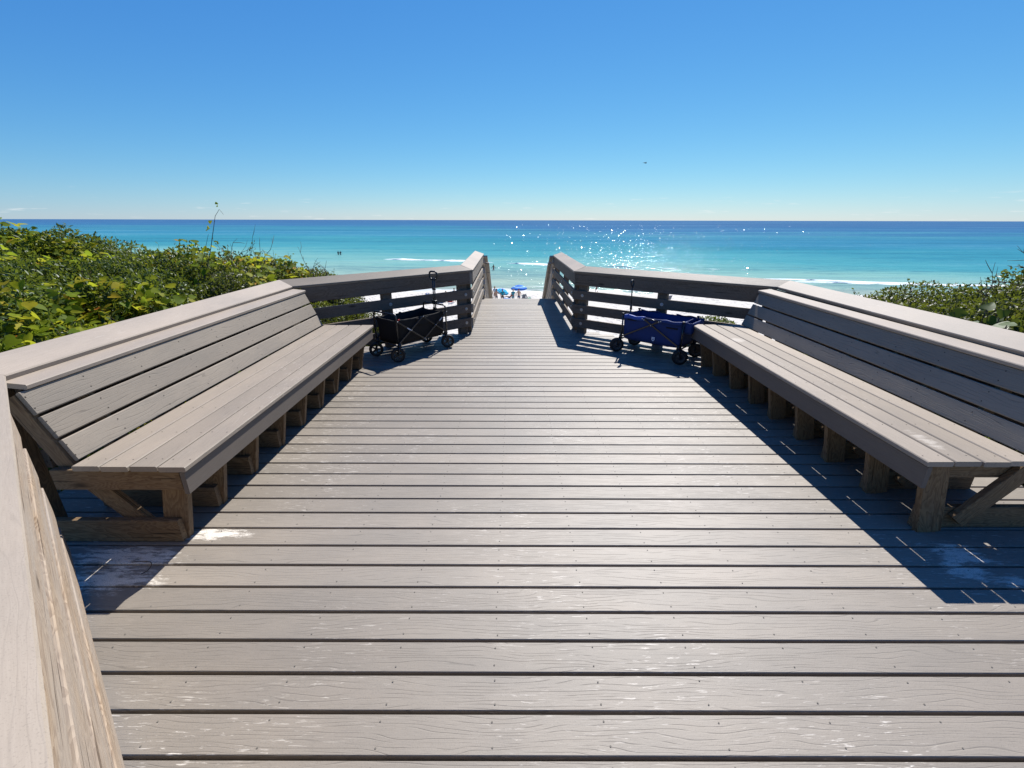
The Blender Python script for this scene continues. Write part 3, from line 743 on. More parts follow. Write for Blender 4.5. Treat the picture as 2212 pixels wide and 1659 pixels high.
def blue_wagon():
    W = empty('folding_wagon', (1.945, 5.73, 0), math.radians(138.0)); tag(W, 'navy blue folding beach wagon with small white shield emblem beside the bench', 'wagon', 'folding wagons')
    hl, hw = 0.41, 0.232
    mb = MB(); tub(mb, 0.80, 0.45, 0.205, 0.520, 0.0, 0.010, 0.012, 5); tb = mb.build('fabric_tub', 'bluecloth', W, True)
    # loose binding and side flaps folded over the rim
    for sy in (-1, 1):
        for (xa, xb, dz) in ((-.39, -.12, .0), (.10, .39, .0)):
            fl = MB(); n = 10; v = []; f = []
            for i in range(n + 1):
                t = i / n; x = xa + (xb - xa) * t; wv = 0.006 * math.sin(t * 9 + sy)
                v += [(x, sy * (hw - .022), .522 + .004 + wv), (x, sy * (hw + .006), .526 + wv), (x, sy * (hw + .012 + .3 * wv), .505 + wv), (x, sy * (hw + .010), .478 + .6 * wv)]
                if i:
                    k = 4 * i
                    for q in range(3): f.append((k - 4 + q, k + q, k + q + 1, k - 3 + q))
            fl.add(v, f); o = fl.build('rim_flap', 'bluebind' if sy > 0 and xa > 0 else 'bluecloth', W, True)
            so = o.modifiers.new('thick', 'SOLIDIFY'); so.thickness = 0.004
    # high fabric hump at the handle end of the far side, loose pouch at the tail
    pb = MB(); tub(pb, 0.10, 0.40, 0.40, 0.525, -0.006, 0.02, 0.008, 9)
    pb.v = [(x - 0.455, y, z) for x, y, z in pb.v]; pb.build('tail_pouch', 'bluecloth', W, True)
    for s in (-1, 1):
        for sy in (-1, 1):
            mb = MB(); mb.tube([(s * hl, sy * hw, 0.19), (s * hl, sy * hw, 0.53)], 0.011, 8); mb.build('corner_post', 'tube', W, True)
            cp = MB(); cp.box((s * hl, sy * hw, .535), (.030, .030, .022)); cp.build('corner_cap', 'rimblack', W, bevel=.004)
        mb = MB(); mb.tube([(s * hl, -hw, 0.195), (s * hl, hw, 0.195)], 0.010, 8); mb.build('axle_bar', 'tube', W, True)
    for sy in (-1, 1):
        y = sy * (hw + 0.008)
        for k, (x0, z0, x1, z1) in enumerate(((-hl, .205, .10, .500), (hl, .225, -.10, .500))):
            yo = y + sy * 0.010 * k
            mb = MB(); mb.box(((x0 + x1) / 2, yo, (z0 + z1) / 2), (math.hypot(x1 - x0, z1 - z0), 0.009, 0.020), Matrix.Rotation(-math.atan2(z1 - z0, x1 - x0), 3, 'Y')); mb.build('brace_bar', 'tube', W, bevel=.002)
        mb = MB(); mb.tube([(-.13, y, .508), (.13, y, .508)], .008, 8); mb.build('top_link', 'tube', W, True)
        for (x, z) in ((0.0, .4375), (.10, .497), (-.10, .497), (.125, .508), (-.125, .508)):
            mb = MB(); mb.lathe([(0, .004), (.006, .003), (.008, 0)], 8, Matrix.Translation((x, y + sy * .0155, z)) @ Matrix.Rotation(-sy * math.pi / 2, 4, 'X')); mb.build('rivet', 'metal', W)
        mb = MB(); mb.box((-.27, sy * (hw - .001), .440), (.15, .010, .018)); mb.box((.28, sy * (hw - .001), .465), (.13, .010, .014)); mb.build('pocket_hem', 'blackcloth', W, bevel=.003)
    # emblem: a small white shield with a dark panel, under a short printed bar, on the near long side
    ye = hw - 0.0045 + 0.012
    for sy in (1,):
        em = MB(); cx, cz = -0.045, 0.262
        def sh(sx, sz, dy):
            return [(cx + x * sx, sy * (ye + dy), cz + z * sz) for x, z in ((-.021, .014), (.021, .014), (.019, -.006), (.010, -.019), (0, -.027), (-.010, -.019), (-.019, -.006))]
        em.add(sh(1, 1, 0.002) + sh(1, 1, -.004), [(6, 5, 4, 3, 2, 1, 0)] + [(i, (i + 1) % 7, 7 + (i + 1) % 7, 7 + i) for i in range(7)])
        em.box((cx, sy * (ye - .001), cz + .024), (.044, .006, .010)); o = em.build('emblem', 'whiteprint', W)
        e2 = MB(); e2.add([(cx + x, sy * (ye + .0032), cz + z) for x, z in ((-.011, .002), (0, .010), (.011, .002), (0, -.013))], [(3, 2, 1, 0)]); e2.build('emblem_panel', 'bluecloth', o)
    r = 0.096
    for (x, y, stv, ld) in ((hl + .06, hw, 0.75, -.045), (hl + .03, -hw, 0.55, -.03), (-hl - .005, hw, 0.55, .03), (-hl - .03, -hw, 0.5, .03)):
        wheel(W, 'wheel', x, y, r, 0.046, 'rim', 0, stv); fork(W, x, y, r, 0.20, stv, ld)
    hx = hl + .016
    mb = MB(); mb.tube([(hx, 0, 0.30), (hx, 0, .60)], .011, 8); mb.tube([(hx, 0, .58), (hx + .010, 0, .855)], .0085, 8); mb.build('handle_rod', 'tube', W, True)
    mb = MB(); mb.tube([(hx, 0, .555), (hx, 0, .625)], [.017, .015], 10); mb.build('handle_collar', 'rimblack', W, True)
    mb = MB(); gx = hx + .010
    mb.tube([(gx, .0, .845), (gx, .013, .868), (gx, .034, .895), (gx + .002, .040, .925), (gx + .004, .024, .944), (gx + .004, -.014, .944), (gx + .002, -.034, .928), (gx, -.034, .898), (gx, -.013, .868)], .0105, 10, closed=True)
    mb.build('grip', 'rimblack', W, True)
blue_wagon()

# a dry twig lying on the sand-covered boards
tw = MB(); tw.tube([(-1.95 + .075 * math.cos(a), 1.80 + .055 * math.sin(a), .006 + .004 * math.sin(a * 3)) for a in np.linspace(2.3, -0.7, 12)], .0018, 5)
M['twig'] = plain('dry_twig', (0.09, 0.06, 0.04), 0.9, 0.1)
tag(tw.build('twig', 'twig', None, True), 'thin curved dry twig lying on the sandy deck boards', 'twig')

# ------------------------------------------------------------------ vegetation
M['leaf_dark'] = leafmat('evergreen_leaf', [(0.0, (0.014, 0.034, 0.006)), (0.45, (0.034, 0.070, 0.010)), (0.8, (0.072, 0.115, 0.016)), (1.0, (0.14, 0.13, 0.025))], 0.45, 0.28, 0.25)
M['leaf_olive'] = leafmat('scrub_leaf', [(0.0, (0.020, 0.032, 0.007)), (0.5, (0.046, 0.064, 0.011)), (0.85, (0.088, 0.095, 0.020)), (1.0, (0.15, 0.09, 0.025))], 0.45, 0.26, 0.25)
M['leaf_vine'] = leafmat('vine_leaf', [(0.0, (0.060, 0.120, 0.004)), (0.38, (0.180, 0.250, 0.005)), (0.62, (0.350, 0.345, 0.006)), (0.82, (0.420, 0.330, 0.012)), (0.92, (0.50, 0.20, 0.015)), (1.0, (0.45, 0.11, 0.02))], 0.62, 0.55, 0.15)
M['leaf_grape'] = leafmat('grape_leaf', [(0.0, (0.020, 0.060, 0.008)), (0.6, (0.055, 0.105, 0.010)), (0.9, (0.17, 0.19, 0.012)), (1.0, (0.30, 0.13, 0.02))], 0.55, 0.3, 0.2)
M['bark'] = plain('scrub_bark', (0.11, 0.085, 0.065), 0.9, 0.1, 0.0, 0.5, 60.0)
M['paletwig'] = plain('pale_dead_twig', (0.33, 0.28, 0.22), 0.9, 0.1)
M['core'] = plain('painted_shade_core', (0.012, 0.020, 0.008), 0.95, 0.05)  # shade inside the shrubs, put into a dark colour

def pn(p, s, seed):
    """cheap smooth pseudo-noise on points (n,3)"""
    q = p * s + seed * 1.7
    return (np.sin(q[:, 0] * 1.3 + np.sin(q[:, 1] * 1.7 + seed)) + np.sin(q[:, 1] * 1.9 + np.sin(q[:, 2] * 1.3)) + np.sin(q[:, 2] * 2.1 + np.sin(q[:, 0] * 1.1 + 2))) / 3.0
def leaf_mesh(name, P, Nrm, size, asp, r, mat, fold=0.25):
    """many small folded leaves: P positions, Nrm outward vectors"""
    n = len(P)
    u = r.normal(size=(n, 3)); u += Nrm * 0.5; u[:, 2] += 0.25
    u /= np.linalg.norm(u, axis=1, keepdims=True)
    nn = Nrm * 0.8 + r.normal(size=(n, 3)) * 0.7 + np.array([0, 0, 0.35])
    s = np.cross(nn, u); s /= np.linalg.norm(s, axis=1, keepdims=True) + 1e-9
    k = np.cross(u, s)
    Ls = (size * r.uniform(0.6, 1.3, n))[:, None]; Ws = Ls * asp
    a = P; bq = P + u * Ls * .5 + s * Ws * .5 + k * Ws * fold; c = P + u * Ls; d = P + u * Ls * .5 - s * Ws * .5 + k * Ws * fold
    V = np.stack([a, bq, c, d], 1).reshape(-1, 3)
    i = np.arange(n) * 4
    F = np.stack([i, i + 1, i + 2, i, i + 2, i + 3], 1).reshape(-1)
    me = bpy.data.meshes.new(name)
    me.vertices.add(len(V)); me.vertices.foreach_set('co', V.astype(np.float32).ravel())
    me.loops.add(len(F)); me.loops.foreach_set('vertex_index', F.astype(np.int32))
    me.polygons.add(len(F) // 3); me.polygons.foreach_set('loop_start', np.arange(0, len(F), 3, dtype=np.int32))
    me.update(calc_edges=True); me.materials.append(M[mat]); return me
def sample_blobs(blobs, per_m2, r, seed, depth=0.35, zmin=-0.4):
    P, N = [], []
    for (cx, cy, cz, rx, ry, rz) in blobs:
        area = 4 * math.pi * ((rx * ry) ** 1.6 / 3 + (rx * rz) ** 1.6 / 3 + (ry * rz) ** 1.6 / 3) ** (1 / 1.6)
        n = int(area * per_m2)
        d = r.normal(size=(n, 3)); d /= np.linalg.norm(d, axis=1, keepdims=True)
        d = d[d[:, 2] > zmin]
        c = np.array([cx, cy, cz]); R3 = np.array([rx, ry, rz])
        sf = d * R3 + c
        lump = 1 + 0.17 * pn(sf, 3.1, seed) + 0.13 * pn(sf, 7.3, seed + 3)
        dep = 1 - depth * r.random(len(d)) ** 1.7
        p = c + d * R3 * (lump * dep)[:, None]
        nr = d / R3; nr /= np.linalg.norm(nr, axis=1, keepdims=True)
        # leaves swallowed deep inside a neighbouring blob are never seen: drop them
        keep = np.ones(len(p), bool)
        for (ox, oy, oz, qx, qy, qz) in blobs:
            if (ox, oy, oz) == (cx, cy, cz): continue
            e = (((p - np.array([ox, oy, oz])) / np.array([qx, qy, qz])) ** 2).sum(1)
            keep &= e > 0.42
        P.append(p[keep]); N.append(nr[keep])
    return np.concatenate(P), np.concatenate(N)
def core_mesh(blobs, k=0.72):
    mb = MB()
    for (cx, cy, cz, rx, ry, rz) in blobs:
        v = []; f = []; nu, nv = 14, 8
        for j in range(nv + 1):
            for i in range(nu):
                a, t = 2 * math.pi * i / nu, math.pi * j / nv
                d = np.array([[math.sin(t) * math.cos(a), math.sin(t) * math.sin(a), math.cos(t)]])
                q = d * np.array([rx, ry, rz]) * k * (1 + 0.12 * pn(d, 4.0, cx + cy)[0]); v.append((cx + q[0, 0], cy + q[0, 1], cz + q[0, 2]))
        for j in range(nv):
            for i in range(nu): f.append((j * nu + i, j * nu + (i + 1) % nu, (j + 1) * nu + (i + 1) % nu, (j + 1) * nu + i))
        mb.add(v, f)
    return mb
def branch_mesh(blobs, r, count, reach=1.0, rad=0.012):
    mb = MB()
    for (cx, cy, cz, rx, ry, rz) in blobs:
        gz = float(ground_z(np.array(cx), np.array(cy)))
        for _ in range(count):
            d = r.normal(size=3); d[2] = abs(d[2]) * .8 + .3; d /= np.linalg.norm(d)
            e = np.array([cx, cy, cz]) + d * np.array([rx, ry, rz]) * reach * r.uniform(.8, 1.0)
            b0 = np.array([cx + r.normal() * .15, cy + r.normal() * .15, gz - .05]); m1 = b0 * .6 + e * .4 + r.normal(size=3) * .08; m2 = b0 * .25 + e * .75 + r.normal(size=3) * .07
            mb.tube([b0, m1, m2, e], [rad * 1.6, rad * 1.2, rad * .7, rad * .25], 5)
    return mb
def shoots(anchor_pts, r, hmin, hmax, leafy, lsize):
    """thin leafy shoots standing proud of the outline; returns (stem MB, leaf points, leaf normals)"""
    mb = MB(); P, N = [], []
    for p in anchor_pts:
        h = r.uniform(hmin, hmax); d = np.array([r.normal() * .35, r.normal() * .35, 1.0]); d /= np.linalg.norm(d)
        b0 = np.array(p) - d * .12; c1 = b0 + d * (h * .55) + r.normal(size=3) * .02; c2 = b0 + d * h + r.normal(size=3) * .06
        mb.tube([b0, c1, c2], [.004, .003, .0014], 4, cap=False)
        m = int(leafy * h)
        for k in range(m):
            t = (k + .5) / max(m, 1); q = (b0 + (c1 - b0) * 2 * t) if t < .5 else (c1 + (c2 - c1) * (2 * t - 1))
            P.append(q + r.normal(size=3) * .012); a = r.normal(size=3); a[2] = abs(a[2]); N.append(a / np.linalg.norm(a))
    return mb, np.array(P).reshape(-1, 3), np.array(N).reshape(-1, 3)
def shrub(label, blobs, mat, per_m2, size, seed, group, asp=.48, nshoot=60, sh=(0.15, 0.42)):
    r = np.random.default_rng(seed)
    cx, cy = np.mean([b_[0] for b_ in blobs]), np.mean([b_[1] for b_ in blobs])
    gz = float(ground_z(np.array(cx), np.array(cy)))
    root = empty('dune_shrub', (cx, cy, gz)); tag(root, label, 'shrub', group)
    inv = np.array([cx, cy, gz])
    P, N = sample_blobs(blobs, per_m2, r, seed)
    keep = P[:, 2] > ground_z(P[:, 0], P[:, 1]) + .02
    P, N = P[keep], N[keep]
    top = P[(N[:, 2] > .55)]
    an = top[r.choice(len(top), min(nshoot, len(top)), replace=False)] if len(top) else []
    sm, SP, SN = shoots(an, r, sh[0], sh[1], 42, size)
    if len(SP): P = np.concatenate([P, SP]); N = np.concatenate([N, SN])
    o = newobj('foliage', leaf_mesh('foliage', P - inv, N, size, asp, r, mat), root); tag(o, kind='stuff')
    c = core_mesh(blobs); c.v = [tuple(np.array(q) - inv) for q in c.v]; c.build('shade_core', 'core', root, True)  # solid dark lumps added to block see-through between the leaves
    bm_ = branch_mesh(blobs, r, 7); bm_.add(sm.v, sm.f); bm_.v = [tuple(np.array(q) - inv) for q in bm_.v]; bm_.build('branches', 'bark', root, True)
    return P, N

SHG = 'evergreen shrubs on the dune'
bl1 = [(-6.4, 5.5, 0.30, 1.4, 1.5, 1.0), (-5.0, 4.4, 0.20, 1.1, 1.2, 0.92), (-7.4, 7.2, 0.55, 1.5, 1.4, 0.95), (-4.4, 3.2, 0.05, 1.0, 1.2, .90), (-8.4, 6.9, .68, 1.4, 1.4, 1.0)]
bl2 = [(-5.2, 6.4, 0.30, 1.25, 1.3, 0.92), (-4.1, 4.9, 0.2, 0.95, 1.1, 0.95), (-6.0, 8.2, .18, 1.3, 1.2, .92), (-3.75, 3.9, 0.0, .65, 1.0, .85)]
bl3 = [(-4.0, 6.8, 0.22, 1.0, 1.1, 0.88), (-3.55, 5.7, 0.15, .65, .9, .85), (-4.7, 8.2, .12, 1.0, 1.0, .85)]
bl4 = [(-3.35, 7.5, 0.10, .75, .95, .78), (-3.0, 6.6, -.15, .45, .7, .75), (-3.9, 8.8, .0, .8, .8, .8)]
pts1 = shrub('tall dark evergreen shrub rising to the horizon at the far left edge', bl1, 'leaf_dark', 2600, .058, 11, SHG, nshoot=90)
pts2 = shrub('broad dark shrub overgrown with yellow green vine behind the sunny bench', bl2, 'leaf_dark', 2600, .055, 12, SHG, nshoot=90)
pts3 = shrub('scrubby olive green shrub with bare twigs behind the cap rail corner', bl3, 'leaf_olive', 3000, .050, 13, SHG, nshoot=110, sh=(.2, .5))
pts4 = shrub('low olive scrub tapering down beside the angled rail near the black wagon', bl4, 'leaf_olive', 3200, .045, 14, SHG, nshoot=80, sh=(.15, .4))
br1 = [(5.0, 3.9, .15, .9, 1.1, 1.0), (4.55, 3.0, 0.0, .75, 1.0, .95), (5.9, 4.6, .3, 1.0, 1.1, 1.05)]
br2 = [(4.6, 5.0, 0.0, .75, .8, .85), (4.35, 5.7, -.2, .6, .7, .85), (5.4, 5.8, .05, .9, .9, .85)]
pts5 = shrub('dark glossy shrub with bare twigs at the far right edge', br1, 'leaf_olive', 3000, .048, 15, SHG, nshoot=70, sh=(.15, .45))
pts6 = shrub('lower glossy shrub just beyond the shaded bench cap', br2, 'leaf_olive', 3200, .045, 16, SHG, nshoot=70, sh=(.1, .3))
pl = shrub('low tangle of dry scrub seen through the rails behind the black wagon', [(-2.75, 8.0, -.55, .8, .7, .62), (-2.0, 7.7, -.65, .7, .55, .62), (-2.3, 8.8, -.9, .9, .7, .7)], 'leaf_olive', 3000, .040, 17, 'low scrub behind the rails', nshoot=50, sh=(.1, .25))
pr = shrub('small bright green bush showing through the rails by the shaded bench', [(3.35, 7.1, -.35, .5, .5, .55), (3.0, 7.5, -.6, .5, .5, .5)], 'leaf_dark', 3200, .042, 18, 'low scrub behind the rails', nshoot=25, sh=(.08, .2))

# pale dead sticks tangled through the low scrub and bare twigs above the outlines
def sticks(name, label, starts, n, ln, mat, seed, spread=.6, forks=2, rad=.006):
    r = np.random.default_rng(seed); root = empty(name, starts[0]); tag(root, label, 'twigs', 'bare twigs in the shrubs')
    o0 = np.array(starts[0])
    for (x, y, z) in starts:
        for _ in range(n):
            mb = MB()
            p = np.array([x, y, z]) - o0 + r.normal(size=3) * np.array([.12, .12, .04]); d = np.array([r.normal() * spread, r.normal() * spread, 1.0]); d /= np.linalg.norm(d)
            pts = [p]; l_ = ln * r.uniform(.6, 1.2)
            for k in range(5):
                d = d + r.normal(size=3) * .22; d /= np.linalg.norm(d); pts.append(pts[-1] + d * l_ / 5)
            mb.tube(pts, [rad * (1 - .15 * k) for k in range(6)], 4, cap=False)
            for q in range(forks):
                k = int(r.integers(2, 5)); d2 = d + r.normal(size=3) * .7; d2 /= np.linalg.norm(d2)
                mb.tube([pts[k], pts[k] + d2 * l_ * .18, pts[k] + d2 * l_ * .33 + r.normal(size=3) * .02], [rad * .6, rad * .5, rad * .25], 4, cap=False)
            mb.build('twig', mat, root, True)
    return root
sticks('dead_twigs', 'pale dead branches tangled in the low scrub behind the rails', [(-2.7, 7.6, -.2), (-2.2, 7.4, -.3), (-3.0, 7.4, -.1)], 7, .75, 'paletwig', 21, 1.6, 2, .009)
sticks('bare_twigs', 'bare brown twigs standing above the olive shrub behind the rail corner', [(-4.0, 6.9, 1.0), (-3.6, 6.4, .85), (-4.3, 7.4, 1.0), (-3.3, 7.4, .75), (-3.1, 7.6, .6)], 4, .55, 'bark', 22, .5, 2, .006)
sticks('bare_twigs', 'bare curving twigs reaching over the sea from the glossy shrub', [(4.85, 3.9, 1.0), (5.0, 3.5, 1.05), (4.7, 4.4, .8), (5.2, 4.3, 1.1)], 3, .50, 'bark', 23, 1.3, 3, .005)

# vine with large heart-shaped leaves climbing over the shrubs
def heart(sz, cup):
    prof = [(0, .0), (.20, -.10), (.42, -.02), (.50, .22), (.40, .50), (.20, .78), (0, 1.0)]
    v = [(0, 0, 0)]; f = []
    mid = [(0, y, 0) for y in (.25, .55)]
    L_ = [(x, y, cup * x * x + .10 * abs(x) * (1 - y)) for x, y in prof[1:-1]]; Rr = [(-x, y, z) for x, y, z in L_]
    v = [(0, .06, 0), (0, .40, -.02), (0, 1.0, -.10)] + L_ + Rr
    a = lambda i: 3 + i; c = lambda i: 8 + i
    f = [(0, a(0), a(1)), (0, a(1), a(2), 1), (1, a(2), a(3)), (1, a(3), a(4)), (1, a(4), 2), (0, c(1), c(0)), (0, 1, c(2), c(1)), (1, c(3), c(2)), (1, c(4), c(3)), (1, 2, c(4))]
    return [(x * sz, y * sz, z * sz) for x, y, z in v], f
def leafobj_mesh(name, cup, mat):
    v, f = heart(1.0, cup); me = bpy.data.meshes.new(name); me.from_pydata(v, [], f); me.update(); me.materials.append(M[mat])
    me.polygons.foreach_set('use_smooth', [True] * len(me.polygons)); return me
def leaf_frame(p, nrm, r, sz):
    z = Vector(nrm).normalized(); t = Vector((r.normal(), r.normal(), -0.6)); x = t - z * t.dot(z)
    yv = x.normalized(); xv = yv.cross(z)
    m = Matrix((xv * sz, yv * sz, z * sz)).transposed().to_4x4(); m.translation = Vector(p); return m
def vine(label, srcs, n_single, n_mass, seed, mat, sizes, root_loc, cams_bias, stems=14):
    r = np.random.default_rng(seed)
    root = empty('grape_vine', root_loc); tag(root, label, 'vine', 'vines and broad-leaved plants'); inv = np.array(root_loc)
    P = np.concatenate([s[0] for s in srcs]); N = np.concatenate([s[1] for s in srcs])
    # the vine hangs in swags: keep surface points where a low-frequency field is high
    fld = pn(P, 1.05, seed) + .6 * pn(P, 2.7, seed + 5) + cams_bias(P)
    ok = (fld > .22) & (N[:, 2] > -.25) & (P[:, 2] > -.1)
    P, N = P[ok], N[ok]
    idx = r.choice(len(P), min(len(P), n_single + n_mass), replace=False)
    d = np.linalg.norm(P[idx] - np.array([0, 0, 1.7]), axis=1); idx = idx[np.argsort(d + r.random(len(d)) * 1.5)]
    meshes = [leafobj_mesh('leaf', c, mat) for c in (.25, .6, -.2)]
    V, F = [], []
    for k, i in enumerate(idx):
        nr = N[i] * .7 + r.normal(size=3) * .38 + np.array([0, -.15, .35]); p = P[i] + N[i] * r.uniform(.02, .13) - inv
        sz = r.uniform(*sizes); m = leaf_frame(p, nr, r, sz)
        if k < n_single:
            o = newobj('leaf', meshes[k % 3], root); o.matrix_basis = m
        else:
            v, f = heart(1.0, r.uniform(-.2, .6)); b0 = len(V); V += [tuple(m @ Vector(q)) for q in v]; F += [tuple(b0 + q for q in g) for g in f]
    if V:
        mb = MB(); mb.v, mb.f = V, F; tag(mb.build('leaf_mass', mat, root, True), kind='stuff')
    mb = MB()
    for _ in range(stems):
        i = r.integers(0, len(P)); near = np.argsort(np.linalg.norm(P - P[i], axis=1))[: 900: 150]
        q = P[near]; q = q[np.argsort(q[:, 1])] + np.array([0, 0, .02]) - inv
        if len(q) > 2: mb.tube(q, [.005] * len(q), 4, cap=False)
    mb.build('stems', 'bark', root, True)
vine('yellow green broad leaved vine with orange leaves sprawling over the shrubs', [pts1, pts2, pts3], 295, 8000, 31, 'leaf_vine', (.058, .110), (-4.4, 4.6, -.7), lambda P: np.where(P[:, 0] > -6.3, .42, -.25) - .25 * (P[:, 1] > 7.8))
vine('few vine leaves in yellow and orange on the low scrub beside the rail', [pts4], 40, 0, 32, 'leaf_vine', (.06, .10), (-3.2, 7.2, -.7), lambda P: .1 * np.ones(len(P)), 3)

# tall vine shoot with heart leaves standing above the horizon
vs_root = empty('vine_shoot', (-4.15, 6.0, .9)); tag(vs_root, 'slender leaning vine shoot with a few orange leaves poking above the horizon', 'vine', 'vines and broad-leaved plants')
sh_p = [(0, 0, 0), (.10, .02, .22), (.20, .02, .45), (.30, .0, .68), (.36, .0, .84), (.43, .0, .92), (.47, .0, .86)]
mb = MB(); mb.tube(sh_p, [.007, .006, .005, .004, .003, .0025, .002], 5, cap=False); mb.tube([(-.03, 0, 0), (.05, 0, .25), (.22, 0, .62)], [.005, .004, .002], 4, cap=False); mb.build('stem', 'bark', vs_root, True)
lm = leafobj_mesh('leaf', .3, 'leaf_vine'); r_ = np.random.default_rng(5)
for (i, sz) in ((0, .12), (0, .11), (1, .12), (1, .10), (2, .10), (2, .09), (3, .075), (4, .05), (5, .04), (5, .035)):
    p = Vector(sh_p[i]) + Vector((r_.normal() * .04, r_.normal() * .04, r_.normal() * .05)); o = newobj('leaf', lm, vs_root); o.matrix_basis = leaf_frame(p, (r_.normal() * .6, -.8, .5), r_, sz)

# broad-leaved plant among the shrubs at the right edge
gp = empty('broad_leaf_plant', (4.12, 3.80, -.42)); tag(gp, 'clump of big rounded green and yellow leaves in front of the glossy shrub', 'plant', 'vines and broad-leaved plants')
mb = MB(); lm = leafobj_mesh('leaf', .35, 'leaf_grape'); lm2 = leafobj_mesh('leaf', -.2, 'leaf_grape')
for k in range(46):
    a = r_.uniform(0, 2 * math.pi); rad = r_.uniform(.05, .42); zt = r_.uniform(.75, 1.42)
    tip = Vector((math.cos(a) * rad - .1, math.sin(a) * rad, zt)); mb.tube([(tip.x * .2, tip.y * .2, .1), (tip.x * .7, tip.y * .7, zt * .7), tip], [.008, .006, .004], 5, cap=False)
    o = newobj('leaf', (lm, lm2)[k % 2], gp); o.matrix_basis = leaf_frame(tip, (-.5 + r_.normal() * .5, -.5 + r_.normal() * .4, .6), r_, r_.uniform(.075, .125))
mb.build('stems', 'bark', gp, True)

# ------------------------------------------------------------------ surf
foam('breaking wave line of white foam crossing the pale shallows', [([(-36, 127.1), (-26, 124.3), (-12, 120.4), (-4, 117)], 1.7, .40), ([(-1.5, 116), (3, 113.6), (9.4, 110.7), (15, 109)], 1.7, .40)])
foam('short bursts of white foam on the wave left of the sun glitter', [([(20.5, 108.5), (26, 106), (31, 103.5)], 1.2, .3), ([(34, 103.5), (38.5, 101)], 1.8, .35), ([(44, 102.8), (47.5, 101.5)], 1.8, .3), ([(51, 101), (53, 100.3)], 1.3, .3)])
foam('lacy white swash rolling onto the beach beyond the shaded bench', [([(46, 85.5), (58, 82.5), (64, 79.8), (76, 78)], 1.0, .14), ([(49, 81.3), (57, 79.2), (66, 77.6), (90, 75)], 1.3, .2), ([(52, 83), (60, 81)], 1.6, .06)])
foam('thin edge of foam along the waterline below the walkway', [([(-40, 70.2), (-20, 69.4), (0, 70.0), (14, 69.6), (30, 67.8), (54, 64.5), (80, 61.5)], .55, .05), ([(1, 74.2), (8, 73.6), (20, 72.8)], .35, .04)])
# glossy facets added for sun glitter, tilted towards the beach to mirror the sun
def sun_glints():
    r = np.random.default_rng(77); n = 12000
    D = 10 ** r.uniform(math.log10(82), math.log10(1100), n); az = r.uniform(-1.15, 1.15, n)
    x, y = D * np.tan(az * .92), D
    tilt = np.radians(r.uniform(8, 30, n)); a = -math.pi / 2 + r.normal(0, .42, n)
    sz = (0.10 + D / 1150.0) * r.uniform(.6, 1.5, n); ln = sz * r.uniform(.25, .5, n)
    h = np.stack([np.cos(a), np.sin(a), np.zeros(n)], 1); side = np.stack([-np.sin(a), np.cos(a), np.zeros(n)], 1)
    base = np.stack([x, y, np.full(n, SEA - .01)], 1)
    up = -h * np.cos(tilt)[:, None] + np.array([0, 0, 1]) * np.sin(tilt)[:, None]
    p0 = base - side * sz[:, None] / 2; p1 = base + side * sz[:, None] / 2
    p2 = base + side * sz[:, None] * .3 + up * ln[:, None]; p3 = base - side * sz[:, None] * .3 + up * ln[:, None]
    V = np.stack([p0, p1, p2, p3], 1).reshape(-1, 3); i = np.arange(n) * 4
    F = np.stack([i, i + 1, i + 2, i + 3], 1).reshape(-1)
    me = bpy.data.meshes.new('sun_glints')
    me.vertices.add(len(V)); me.vertices.foreach_set('co', V.astype(np.float32).ravel())
    me.loops.add(len(F)); me.loops.foreach_set('vertex_index', F.astype(np.int32))
    me.polygons.add(n); me.polygons.foreach_set('loop_start', np.arange(0, 4 * n, 4, dtype=np.int32)); me.update(calc_edges=True)
    b = NB('glint_gloss'); g = b.n('ShaderNodeNewGeometry')
    tr = b.n('ShaderNodeBsdfTransparent'); gl = b.n('ShaderNodeBsdfGlossy'); gl.inputs['Roughness'].default_value = .14; gl.inputs[0].default_value = (1, 1, 1, 1)
    mx = b.n('ShaderNodeMixShader'); mx.inputs[0].default_value = .10; b.l(tr.outputs[0], mx.inputs[1]); b.l(gl.outputs[0], mx.inputs[2])
    me.materials.append(b.done(mx.outputs[0]))
    o = newobj('glint_facets', me, bpy.data.objects['sea']); tag(o, kind='stuff')
sun_glints()

# ------------------------------------------------------------------ people, umbrellas and chairs on the beach
def fabric(name, c): M[name] = plain(name, c, 0.8, 0.2)
for nm, c in dict(skin_tan=(.36, .19, .11), skin_fair=(.50, .30, .20), skin_brown=(.22, .11, .065), hair_brown=(.05, .028, .015), hair_red=(.20, .05, .02), hair_grey=(.25, .23, .20),
                  teal=(.015, .24, .30), white=(.62, .62, .60), black=(.012, .012, .014), navy=(.015, .07, .18), grey=(.20, .20, .21), pink=(.50, .06, .14), straw=(.36, .27, .15), navyd=(.02, .03, .08),
                  cyan=(.02, .40, .62), blue=(.025, .17, .58), paleblue=(.28, .52, .80), green=(.02, .22, .15), chairgrey=(.16, .17, .20), red=(.45, .05, .04), bluebox=(.02, .18, .55), cooler=(.05, .05, .055), steel=(.45, .45, .45)).items(): fabric(nm, c)
def skin_obj(name, joints, edges, mat, parent, root=0, sub=1):
    names = list(joints); me = bpy.data.meshes.new(name)
    me.from_pydata([joints[k][0] for k in names], [(names.index(a), names.index(b_)) for a, b_ in edges], []); me.update()
    me.materials.append(M[mat]); o = newobj(name, me, parent)
    sk = o.modifiers.new('skin', 'SKIN'); sk.use_smooth_shade = True
    for i, k in enumerate(names):
        r_ = joints[k][1]; sv = me.skin_vertices[0].data[i]; sv.radius = r_ if isinstance(r_, tuple) else (r_, r_); sv.use_root = (i == root)
    sb = o.modifiers.new('subdivision', 'SUBSURF'); sb.levels = sub; sb.render_levels = sub
    return o
